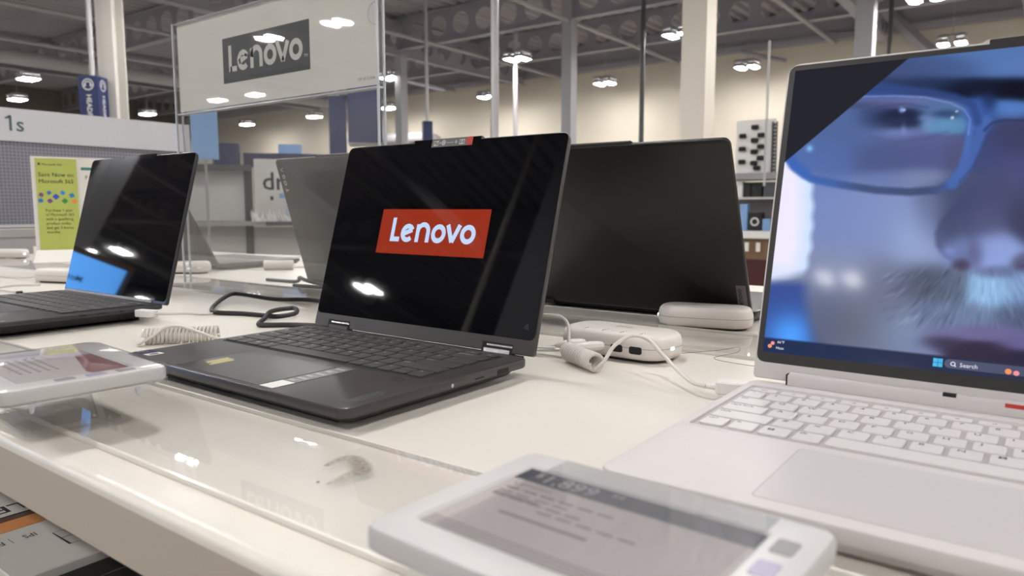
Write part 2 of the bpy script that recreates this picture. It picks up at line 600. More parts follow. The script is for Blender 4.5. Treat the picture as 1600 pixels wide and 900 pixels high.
def column(x, y, wd, m, hgt=DECK, plate=True):
    mb = MB().box(-wd / 2, wd / 2, -wd / 2, wd / 2, 0, hgt)
    if plate:
        mb.box(-wd * .75, wd * .75, -wd * .75, wd * .75, 0, .03)
    return struct('column', mb, m, loc=(x, y, 0))
column(-3.77, 9.2, .33, 'column')
column(-8.22, 13.2, .23, 'column_grey')
column(-13.1, 13.2, .22, 'column_grey', Z0 + 3.86)
column(-2.58, 13.2, .27, 'column_grey')
column(-10.4, -3.0, .3, 'column_grey')
column(-3.95, -4.2, .55, 'column_grey')
mb = MB()                                            # open H-section column on the left
mb.box(-.13, .13, -.13, -.105, 0, DECK).box(-.13, .13, .105, .13, 0, DECK).box(-.012, .012, -.105, .105, 0, DECK)
struct('column', mb, 'column_left', loc=(-11.1, 5.3, 0), rot=(0, 0, R(28)))

def pole(x, y, r, z0, z1, m='pipe'):
    return struct('power_pole', MB().cyl((x, y, z0), (x, y, z1), r, n=10), m)
pole(-6.05, 7.85, .05, Z0 + .2, DECK)
pole(-6.25, 12.6, .045, Z0 + .2, Z0 + 4.0, 'grey_dk')
pole(-9.9, 13.6, .05, Z0 + .2, Z0 + 4.1, 'pipe')
pole(-2.62, 8.4, .014, Z0 + .4, Z0 + 2.0, 'pipe')
pole(-11.8, 15.2, .05, Z0 + .2, Z0 + 4.1, 'grey_dk')
pole(-2.62, 15.6, .04, Z0 + 2., Z0 + 4.1, 'grey_dk')
pole(-4.66, -4.0, .03, 0, DECK, 'column')

# ---------------------------------------------------------------- ceiling lamps
def make_lamp():
    t = thing('ceiling_light', '', 'light', (0, 0, 0), group='twin-panel ceiling lamps')
    for s_ in (-1, 1):
        x = s_ * .150
        MB().rbox(x, 0, .20, .42, .03, [(0, .02), (.02, 0), (.07, 0), (.10, .05)], 3).build('housing', 'lamp_case', t)
        MB().loft([rr(.19, .41, .03, 3, x, 0, .01), rr(.20, .42, .03, 3, x, 0, -.080), rr(.192, .412, .03, 3, x, 0, -.080), rr(.182, .402, .03, 3, x, 0, .005)], cap0=False, cap1=False).build('skirt', 'lamp_case', t)
        MB().rbox(x, 0, .150, .36, .04, [(-.100, .03), (-.080, 0), (-.001, 0)], 3).build('lamp_panel', 'lamp', t)
    MB().box(-.16, .16, -.02, .02, .095, .12).build('bridge', 'lamp_case', t)
    MB().cyl((0, 0, .12), (0, 0, DECK - (Z0 + 3.45)), .008, n=6).build('hanger', 'pipe', t)
    return t
lamp0 = make_lamp()
LX = [-25.35, -21.3, -17.5, -13.45, -9.55, -5.82, -1.75, 2.2, 6.2]
LY = [17.1, 13.2, 9.3, 5.4, 1.5, -2.8, -7.2, -11.2]
LXS = [-24.3, -20.4, -18.5, -12.2, -10.25, -6.1, -2.05, 2.2, 6.2]     # the rows behind the camera hang a little off the front grid
seen = {(-5.82, 13.2): 'twin ceiling lamp beside the cream column, topmost row',
        (-9.55, 13.2): 'twin ceiling lamp between the thin pole and the narrow grey column',
        (-13.45, 13.2): 'twin ceiling lamp right beside the upper right edge of the sign',
        (-5.82, 17.1): 'twin ceiling lamp between the cream column and the white laptop',
        (-9.55, 17.1): 'twin ceiling lamp just above the middle of the black laptop lid, near the far wall',
        (-13.45, 17.1): 'twin ceiling lamp low above the middle laptop, near the duct bend',
        (-17.5, 17.1): 'twin ceiling lamp low beside the right edge of the sign, under another lamp',
        (-1.75, 17.1): 'yellowish twin ceiling lamp just above the white laptop lid',
        (-1.75, 13.2): 'twin ceiling lamp cut by the top edge of the photo, above the white laptop',
        (-21.3, 17.1): 'far twin ceiling lamp seen through the sign, largest of those under the card',
        (-25.35, 17.1): 'farthest twin ceiling lamp seen through the sign, left of the larger one',
        (-20.9, 7.9): 'twin ceiling lamp over the white header panel, upper of two on the left',
        (-25.1, 9.15): 'twin ceiling lamp over the white header panel, lower of two on the left',
        (-25.35, 13.2): 'twin ceiling lamp seen between the left column and the sign',
        (-21.3, 13.2): 'twin ceiling lamp seen through the card edge of the sign, middle of the far ones',
        (-17.5, 13.2): 'twin ceiling lamp seen through the sign just under the card'}
first = True
spots = [(lx, ly) for lx in LX for ly in LY if not (lx < -9 and ly == 9.3 or lx == -13.45 and ly == 5.4)] + [(-20.9, 7.9), (-25.1, 9.15), (-8.9, 6.95)]
for lx, ly in spots:
    if True:
        lab = seen.get((lx, ly), 'one of the twin ceiling lamps hanging over the store, outside the photo')
        p = (lx if ly > 0 else LXS[LX.index(lx)], ly, Z0 + 3.45)
        if first:
            lamp0.location = p
            lamp0['label'] = lab
            first = False
        else:
            dup(lamp0, p, lab)

# ---------------------------------------------------------------- display table
T0, T1 = .181, 1.46
TX0, TX1 = -2.92, 1.6
t = thing('display_table', 'long white display table carrying the laptops', 'table', (0, 0, 0))
mb = MB()                                            # top with a rounded front lip, profile swept along X
pr = [(T0 + .012, 0)]
for i in range(7):
    a = PI / 2 * i / 6
    pr.append((T0 + .007 - .007 * math.sin(a), -.007 + .007 * math.cos(a)))
pr += [(T0, -.041), (T0 + .03, -.041), (T0 + .03, -.032), (T1 - .03, -.032), (T1 - .03, -.041), (T1, -.041), (T1, -.006), (T1 - .006, 0)]
L0 = [(TX0, y, Z0 + z) for y, z in pr]
L1 = [(TX1, y, Z0 + z) for y, z in pr]
mb.loft([L0, L1])
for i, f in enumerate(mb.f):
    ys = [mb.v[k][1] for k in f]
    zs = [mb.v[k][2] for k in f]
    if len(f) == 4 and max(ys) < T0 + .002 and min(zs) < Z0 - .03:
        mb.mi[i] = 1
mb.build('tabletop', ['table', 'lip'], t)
MB().box(TX0 + .1, TX1 - .1, .62, 1.02, 0, Z0 - .033).build('plinth', 'table_edge', t)
MB().box(TX0 + .02, TX1 - .02, T0 + .02, .62, Z0 - .42, Z0 - .39).build('shelf', 'grey_dk', t)
MB().box(TX0 + .02, TX1 - .02, 1.02, T1 - .02, Z0 - .42, Z0 - .39).build('shelf', 'grey_dk', t)
for px in (TX0 + .04, TX1 - .04):
    for py in (T0 + .06, T1 - .06):
        MB().box(px - .03, px + .03, py - .03, py + .03, 0, Z0 - .033).build('leg', 'table_edge', t)

# clear spine strip the sign stands on, and clear strip along the front
def strip(y0, y1, h, name, label):
    o = MB().loft([rr(TX1 - TX0 - .1 - 2 * i, y1 - y0 - 2 * i, .004, 2, (TX0 + TX1) / 2, (y0 + y1) / 2, z) for z, i in ((Z0 + .0002, 0), (Z0 + h - .0006, 0), (Z0 + h, .0006))], cap0=False).build(name, 'acrylic_strip')
    tag(o, label, 'strip')
    for yy in (y0, y1):
        q = .0011 * (-1 if yy == y0 else 1)
        MB().box(TX0 + .06, TX1 - .06, min(yy + q * .1, yy + q * 1.7), max(yy + q * .1, yy + q * 1.7), Z0 + .0001, Z0 + h + .0001).build('edge', 'strip_edge', o)
    return o
strip(.735, .868, .0035, 'cable_cover_strip', 'clear acrylic strip along the middle of the table under the sign')
strip(.211, .316, .003, 'label_cover_strip', 'clear acrylic strip along the front edge of the table under the price tags')

# dried smudge on the front strip
def smudge(cx, cy, z):
    v, f, c = [], [], []
    n = 44
    pts = [(-.0126, -.001), (-.0144, .011), (-.011, .018), (0, .0147), (.0105, .008), (.01, 0), (.011, -.010), (.011, -.0195)]
    P = smooth_path([(a, b, 0) for a, b in pts], 6)
    W_ = [.0015 + .0052 * math.sin(PI * min(1, i / len(P) * 1.05)) ** .7 for i in range(len(P))]
    k = 0
    for i, p in enumerate(P):
        tt = (P[min(i + 1, len(P) - 1)] - P[max(i - 1, 0)]).normalized()
        nn = Vector((-tt.y, tt.x, 0))
        for j, q in enumerate((-1, -.5, 0, .5, 1)):
            pp = p + nn * (W_[i] * q)
            v.append((cx + pp.x, cy + pp.y, z))
            c.append((1 - abs(q)) * (1.0 if q == 0 else 1.5) * (.95 if i < 30 else .6) + (0 if abs(q) == 1 else .15))
    for i in range(len(P) - 1):
        for j in range(4):
            f.append((i * 5 + j, i * 5 + j + 1, i * 5 + j + 6, i * 5 + j + 5))
    me = bpy.data.meshes.new('smudge')
    me.from_pydata(v, [], f)
    a = me.color_attributes.new('col', 'FLOAT_COLOR', 'POINT')
    a.data.foreach_set('color', [q for x in c for q in (min(1, x),) * 3 + (1,)])
    me.materials.append(M['smudge'])
    o = link('smudge', me)
    tag(o, 'brownish dried smudge curling on the clear front strip of the table', 'stain')
    MB().cyl((cx + .0043, cy - .0198, z - .0002), (cx + .0043, cy - .0198, z + .0002), .0009, n=10).build('crumb', 'ink', o)
smudge(-.322, .270, Z0 + .0033)

# ---------------------------------------------------------------- laptops
_K = {}
def key_mesh(kw, kd, m):
    k = (round(kw, 5), round(kd, 5), m)
    if k not in _K:
        o = MB().rbox(0, 0, kw, kd, .0017, [(0, 0), (.0011, 0), (.0015, .00035)], 2).build('key', m)
        _K[k] = o.data
        bpy.data.objects.remove(o)
    return _K[k]

def keyboard(root, x0, v_front, pitch, rowp, gap, z, keym, legm, num=False, shift=1):
    """six rows of chiclet keys as children named key, and one flat print of their legends"""
    global BOLD
    BOLD = .018
    leg = MB()
    rows = [
        [('ctrl', .98), ('fn', .98), ('', 1.06), ('alt', .98), ('', 6.3), ('alt', .98), ('ctrl', .98), ('<', .98), ('', .98), ('>', .98)],
        [('shift', 2.06)] + [(c, 1) for c in 'ZXCVBNM,./'] + [('shift', 2.94)],
        [('caps lock', 1.57)] + [(c, 1) for c in "ASDFGHJKL;'"] + [('enter', 2.43)],
        [('tab', 1.31)] + [(c, 1) for c in 'QWERTYUIOP[]'] + [('\\', 1.69)],
        [('`', .82)] + [(c, 1) for c in '1234567890-='] + [('backspace', 2.18)],
        [(c, 15 / 14) for c in ('esc', 'f1', 'f2', 'f3', 'f4', 'f5', 'f6', 'f7', 'f8', 'f9', 'f10', 'f11', 'f12', 'del')]]
    for r, row in enumerate(rows):
        kd = rowp - gap if r < 5 else .0092
        yc = v_front + r * rowp + (rowp - gap) / 2 if r < 5 else v_front + 5 * rowp + kd / 2
        tot = sum(w_ for _, w_ in row)
        x = x0
        for name, w_ in row:
            ww = w_ / tot * 15 * pitch
            kw = ww - gap
            xc = x + gap / 2 + kw / 2
            if name == '':
                pass
            if r == 0 and name == '' and w_ == .98:          # up and down arrows share one cell
                for s_ in (-1, 1):
                    o = link('key', key_mesh(kw, kd / 2 - .0006, keym), root, (xc, yc + s_ * kd / 4, z))
                    leg.text('^' if s_ > 0 else 'v', .0028, xc, yc + s_ * kd / 4 - .001, z + .00155, 'CENTER')
            else:
                o = link('key', key_mesh(kw, kd, keym), root, (xc, yc, z))
                sz = .0058 if len(name) == 1 else .0043
                if r == 5:
                    sz = .0036
                if name:
                    if len(name) == 1:
                        leg.text(name, sz, xc - kw / 2 + .0035, yc + kd / 2 - .0058 if r < 5 else yc - .001, z + .00155)
                    elif r == 5:
                        leg.text(name, sz, xc, yc - .001, z + .00155, 'CENTER')
                    else:
                        leg.text(name, sz, xc - kw / 2 + .0018, yc + kd / 2 - .0045, z + .00155)
                elif r == 0 and 1. < w_ < 2:
                    for a in (-1, 1):
                        for b in (-1, 1):
                            leg.box(xc - .003 + a * .0011 - .0009, xc - .003 + a * .0011 + .0009, yc + .002 + b * .0011 - .0009, yc + .002 + b * .0011 + .0009, z + .0015, z + .00155)
            x += ww
    if num:
        nx = x0 + 15 * pitch + .003
        for r in range(6):
            kd = rowp - gap if r < 5 else .0092
            yc = v_front + r * rowp + (rowp - gap) / 2 if r < 5 else v_front + 5 * rowp + kd / 2
            for k in range(3):
                link('key', key_mesh(.0132, kd, keym), root, (nx + k * .0156 + .0066, yc, z))
    leg.build('key_legends', legm, root, flat=True)['kind'] = 'stuff'
    BOLD = 0.

def laptop(name, label, loc, rz, W, D, T, bot, H, ang, hv, hw, body, kb=None, lid_t=.0062, lidm=None, group=None,
           glass_t0=.0145, notch=.049, bezel='glass', tp=None, well=None, chin=True, foot=.0025, under=.006):
    root = thing(name, label, 'laptop', loc, rz, group)
    lidm = lidm or body
    # base: softly rounded slab, undercut towards the table; top has a shallow keyboard well
    z = T - .0012
    loops = [rr(W - 2 * under - .018, D - 2 * under - .014, .006, 4, 0, D / 2, foot), rr(W - 2 * under, D - 2 * under, .009, 4, 0, D / 2, foot + .001), rr(W - 1.2 * under, D - 1.2 * under, .010, 4, 0, D / 2, T - bot - .0012),
             rr(W - .0015, D - .0015, .010, 4, 0, D / 2, T - bot), rr(W, D, .010, 4, 0, D / 2, T - bot + .0016), rr(W, D, .010, 4, 0, D / 2, T - .0016),
             rr(W - .0012, D - .0012, .0094, 4, 0, D / 2, T - .0004), rr(W - .0030, D - .0030, .0085, 4, 0, D / 2, T)]
    mb = MB()
    if well:
        wx, wy, ww, wd, dp = well
        loops += [rr(ww, wd, .003, 4, wx, wy, T), rr(ww - .001, wd - .001, .0026, 4, wx, wy, T - dp)]
    mb.loft(loops)
    mb.build('base', body, root)
    MB().box(-W / 2 + .03, W / 2 - .03, .018, .024, 0, foot + .0012).build('rubber_foot', 'rubber', root)
    MB().box(-W / 2 + .03, W / 2 - .03, D - .032, D - .022, 0, foot + .0012).build('rubber_foot', 'rubber', root)
    # lid, in its own frame: x along the hinge, y up the screen, z out of the glass
    lid = MB()
    lid.loft([rr(W - .004, H - .004, .008, 4, 0, H / 2, -lid_t, .002), rr(W - .0006, H - .0006, .009, 4, 0, H / 2, -lid_t + .0012, .003),
              rr(W, H, .009, 4, 0, H / 2, -lid_t + .002, .003), rr(W, H, .009, 4, 0, H / 2, -.0008, .003), rr(W - .0014, H - .0014, .0083, 4, 0, H / 2, -.0002, .0025)])
    lo = lid.build('lid', lidm, root, (0, hv, hw), (ang, 0, 0))
    if notch:
        pr_ = [(-notch - .004, H - .004), (notch + .004, H - .004), (notch + .004, H - .0004), (notch, H + .0026), (-notch, H + .0026), (-notch - .004, H - .0004)]
        MB().loft([[(a, b, -lid_t + .0008) for a, b in pr_], [(a, b, -.0004) for a, b in pr_]]).build('camera_bump', lidm, lo)
    return root, lo

def lid_plate(lo, name, m, x0, x1, y0, y1, z0, z1, r=.002, par=None, bev=.0002):
    return MB().rbox((x0 + x1) / 2, (y0 + y1) / 2, x1 - x0, y1 - y0, r, [(z0, 0), (z1 - bev, 0), (z1, bev)], 3).build(name, m, lo)

def pose(lx, ly, yaw, W, side):
    """front-centre of a laptop from its front corner"""
    s_ = -1 if side == 'R' else 1
    return (lx + s_ * W / 2 * math.cos(yaw), ly + s_ * W / 2 * math.sin(yaw), Z0), yaw

# --- the grey convertible in the middle
W, D, T = .3176, .2157, .0185
loc, yw = pose(-.3767, .3201, R(-.846), W, 'R')
lap, lid = laptop('laptop', 'dark grey laptop in the middle showing a white wordmark on a red box', loc, yw, W, D, T, .0080, .2175, R(73.94), .2209, T, 'storm', under=.012, foot=.003)
x0 = W / 2 - .3050
MB().box(-W / 2 + .012, W / 2 - .012, D - .003, .2230, T - .010, T - .0012).build('hinge_gap_fill', 'groove', lap)  # dark bar added so no bright tabletop shows through the hinge gap
MB().rbox(x0 + .1408, .1505, .2855, .1105, .003, [(T - .0003, 0), (T + .00012, 0)], 3).build('key_bed', 'groove', lap)
keyboard(lap, x0, .0985, .01878, .0191, .0022, T + .0001, 'storm_key', 'legend_w')
MB().rbox(-.0105, .0442, .1222, .0782, .003, [(T - .0002, 0), (T + .00005, 0)], 3).build('trackpad_gap', 'groove', lap)
MB().rbox(-.0105, .0442, .1212, .0772, .003, [(T - .0002, 0), (T + .00022, .0002)], 3).build('trackpad', 'storm', lap)
z = T + .0003
c = W / 2
st = MB().box(c - .1065, c - .0895, .0055, .0865, T, z).build('feature_label', 'sticker_grey', lap)
MB().box(c - .1062, c - .0898, .0058, .0265, z, z + .0001).build('white_label', 'sticker_w', st)
mb = MB()
for i, (yy, hh) in enumerate(((.030, .007), (.0385, .006), (.047, .006), (.056, .006), (.066, .008), (.077, .006))):
    mb.box(c - .104, c - .104 + (.011 if i % 2 else .0075), yy, yy + hh * .35, z, z + .0001)
    mb.box(c - .104, c - .0925, yy + hh * .5, yy + hh * .62, z, z + .0001)
mb.build('print', 'legend_w', st, flat=True)
mb = MB()                                            # maker's plate on the palm rest, lettering towards the right edge
mb.box(c - .0190, c - .0072, .0135, .0505, T, T + .0002)
pl = mb.build('maker_plate', 'luna_key', lap)
xf = Matrix.Translation((c - .0098, .0185, T + .00025)) @ Matrix.Rotation(PI / 2, 4, 'Z')
mb = MB()
wordmark(mb, 0, 0, .0045, 0, xf=xf)
mb.build('wordmark', 'storm', pl, flat=True)
MB().rbox(c - .035, .0838, .012, .009, .002, [(T, 0), (T + .00025, .0002)], 3).build('fingerprint_reader', 'black', lap)
s2 = MB().box(-W / 2 + .002, -W / 2 + .020, .009, .0245, T, z).build('processor_sticker', 'sticker_navy', lap)
mb = MB()
mb.text('core', .0045, -W / 2 + .004, .018, z + .0001).ribbon([(-W / 2 + .006 + .003 * math.cos(a), .0145 + .002 * math.sin(a)) for a in [i * PI / 6 for i in range(12)]], .0005, z + .0001, True)
mb.build('print', 'sticker_w', s2, flat=True)
s3 = MB().box(-W / 2 + .021, -W / 2 + .031, .010, .0245, T, z).build('energy_sticker', 'sticker_w', lap)
MB().box(-W / 2 + .0235, -W / 2 + .0285, .013, .0215, z, z + .0001).build('print', 'sticker_navy', s3)
res = MB()                                           # remains of a torn sticker on the trackpad
random.seed(3)
for i in range(6):
    a = -.062 + i * .0026
    res.box(a, a + .0034, .0285 - .004 * random.random() - i * .0003, .0465 + .005 * random.random() - i * .0005, T + .0002, T + .0004)
res.build('foil_residue', 'gold_residue', lap)
# right-hand side ports
mb = MB()
mb.box(c - .001, c + .00015, .168, .184, T - .0072, T - .0028)
mb.build('usb_port', 'groove', lap)
MB().box(c - .001, c + .0001, .138, .150, T - .0058, T - .0044).build('card_slot', 'groove', lap)
MB().cyl((c - .001, .110, T - .005), (c + .0002, .110, T - .005), .0016, n=12).build('power_button', 'chrome', lap)
# screen side
gl = lid_plate(lid, 'screen_glass', 'glass', -W / 2 + .0012, W / 2 - .0012, .0145, .2165, -.0006, 0, .006)
lid_plate(lid, 'camera_glass', 'glass', -.0485, .0485, .2150, .2198, -.0006, -.0001, .001)
for a, b in ((.0245, .0615), (.2560, .2930)):
    h = MB().box(a - c, b - c, -.003, .0085, -.006, -.0001).build('hinge', 'groove', lid)
    MB().box(a - c + .006, b - c, .0048, .0066, -.003, .0006).build('hinge_trim', 'chrome', h)
    MB().rbox((a + b) / 2 - c, -.0015, b - a - .004, .009, .001, [(-.004, 0), (.0004, .0006)], 2).build('hinge_leaf', 'chrome' if a > .1 else 'storm', h)
zz = .00025
lg = MB().loft([[(u - c, t_, q) for u, t_ in ((.0815, .0897), (.2385, .0897), (.2385, .1403), (.0815, .1403))] for q in (.0, zz)]).build('logo_panel', 'scr_red', lid, flat=True)
mb = MB()
wordmark(mb, .1005 - c, .1035, .1225 / WM_W, zz + .0001)
mb.build('wordmark', 'scr_letter', lg, flat=True)
mb = MB()
for r_ in (.0018, .0032, .0046):
    mb.ribbon([(.3072 - c + a, .0245 + b) for a, b in arc(0, 0, r_, 95, 175, 6)], .0004, .0002)
mb.ribbon(arc(.3068 - c, .0248, .0003, 0, 360, 6)[:-1], .0006, .0002, True)
mb.build('wifi_icon', 'scr_dim', lid, flat=True)
cs = MB().box(.1380 - c, .1965 - c, .2105, .2197, -.0001, .0004).build('camera_label', 'sticker_grey', lid)
mb = MB()
q = .0005
mb.ribbon([(.1415 - c, .2125), (.1475 - c, .2125), (.1475 - c, .2170), (.1415 - c, .2170)], .0005, q, True)
mb.ribbon([(.1415 - c, .2118), (.1482 - c, .2180)], .0005, q)
mb.ribbon(arc(.1555 - c, .2150, .0026, 0, 360, 12)[:-1], .0006, q, True)
mb.ribbon(arc(.1555 - c, .2150, .0011, 0, 360, 8)[:-1], .0006, q, True)
mb.ribbon([(.1515 - c, .2150), (.1500 - c, .2158), (.1500 - c, .2142)], .0004, q, True)
for i in range(5):
    mb.box(.1600 - c + i * .0021, .1612 - c + i * .0021, .2146, .2151, q, q + .0001)
mb.ribbon(arc(.1735 - c, .2150, .0013, 0, 360, 8)[:-1], .0005, q, True)
mb.ribbon([(.1785 - c, .2125), (.1855 - c, .2125), (.1855 - c, .2170), (.1785 - c, .2170)], .0005, q, True)
mb.ribbon(arc(.1820 - c, .2147, .0013, 0, 360, 8)[:-1], .0005, q, True)
mb.build('print', 'sticker_w', cs, flat=True)
rd = MB().box(.1885 - c, .1968 - c, .2104, .2198, .0004, .0006).build('red_label', 'sticker_red', cs)

# --- the thin dark laptop on the left
W, D, T = .315, .22, .0215
loc, yw = pose(-.9795, .3005, R(.14), W, 'R')
lap, lid = laptop('laptop', 'thin dark laptop on the left with a black screen mirroring a blue display', loc, yw, W, D, T, .0062, .2216, R(74.97), D, T - .0013, 'luna', foot=.004, under=.018)
MB().rbox(0, .1495, .286, .115, .003, [(T - .0003, 0), (T + .00012, 0)], 3).build('key_bed', 'groove', lap)
keyboard(lap, -.141, .096, .0188, .0192, .0021, T + .0001, 'luna_key', 'legend_w')
MB().rbox(0, .045, .136, .082, .003, [(T - .0002, 0), (T + .00005, 0)], 3).build('trackpad_gap', 'groove', lap)
MB().rbox(0, .045, .135, .081, .003, [(T - .0002, 0), (T + .00022, .0002)], 3).build('trackpad', 'luna', lap)
mb = MB()
c = W / 2
wordmark(mb, 0, 0, .0042, 0, xf=Matrix.Translation((c - .006, .0035, T + .0002)) @ Matrix.Rotation(PI / 2, 4, 'Z'))
mb.build('wordmark', 'legend_w', lap, flat=True)
for nm, y0, y1, z0, z1 in (('usb_c_port', .108, .117, T - .0042, T - .0018), ('camera_switch', .128, .144, T - .0034, T - .0024)):
    MB().box(c - .001, c + .0002, y0, y1, z0, z1).build(nm, 'groove', lap)
MB().cyl((c - .001, .160, T - .003), (c + .0003, .160, T - .003), .0019, n=14).build('audio_jack', 'groove', lap)
MB().cyl((-c + .004, .150, T + .001), (-c + .004, .158, T + .001), .003, n=12).build('side_knob', 'black', lap)
lid_plate(lid, 'screen_glass', 'glass', -c + .0012, c - .0012, .0045, .2204, -.0006, 0, .006)
lid_plate(lid, 'camera_glass', 'glass', -.049, .049, .2190, .2240, -.0006, -.0001, .001)
lid_plate(lid, 'hinge_bar', 'hinge_silver', -c + .004, c - .038, -.0018, .0042, -.004, .0012, .0008)

# --- the off-white laptop on the right with the camera picture
W, D, T = .3627, .2514, .0175
loc, yw = pose(-.186, .3286, R(-.433), W, 'L')
c = W / 2
lap, lid = laptop('laptop', 'off-white laptop on the right showing a close-up face with glasses', loc, yw, W, D, T, .0085, .2626, R(76.02), .2509, T + .0018, 'shell',
                  notch=.041, well=(0, .1685, .3490, .1260, .0017), foot=.0025)
keyboard(lap, -c + .0092, .1132, .01948, .0204, .0030, T - .0017, 'shell_key', 'legend', num=True)
MB().rbox(0, .1685, .3470, .1240, .002, [(T - .0018, 0), (T - .00165, 0)], 3).build('key_well', 'shell_gap', lap)
MB().rbox(-c + .1545, .0535, .1512, .0852, .003, [(T - .0002, 0), (T + .00004, 0)], 3).build('trackpad_gap', 'shell_gap', lap)
MB().rbox(-c + .1545, .0535, .1500, .0840, .003, [(T - .0002, 0), (T + .0002, .0002)], 3).build('trackpad', 'shell_pad', lap)
mb = MB()
for i in range(14):
    mb.box(-c + .0045 + i * .0022, -c + .0058 + i * .0022, .1012, .1036, T, T + .0001)
mb.build('small_print', 'grey_lt', lap, flat=True)
# hinge barrel between the two lid ears
hb = MB().rbox(0, .2488, W - .0570, .0075, .001, [(T - .001, 0), (T + .0075, 0), (T + .0095, .0014)], 3).build('hinge_cover', 'shell', lap)
for s_ in (-1, 1):
    MB().box(s_ * (c - .0281) - .0003, s_ * (c - .0281) + .0003, .2448, .2512, T - .0005, T + .0085).build('ear_gap', 'groove', lap)
MB().box(-.048, -.040, .2452, .2500, T + .0070, T + .0098).build('hinge_gap', 'groove', lap)
MB().box(-.012, .010, .2450, .2456, T + .0058, T + .0086).build('red_label', 'sticker_red', lap)
lid_plate(lid, 'bezel', 'bezel_matte', -c + .0012, c - .0012, .0130, .2612, -.0006, 0, .006)
lid_plate(lid, 'camera_bezel', 'bezel_matte', -.040, .040, .2595, .2648, -.0006, -.0001, .001)
Hm = np.array([[738.2488, 395.9268, 1176.0532], [-328.4592, -1838.2437, 588.2514], [-1.012, .1461, 1.]])

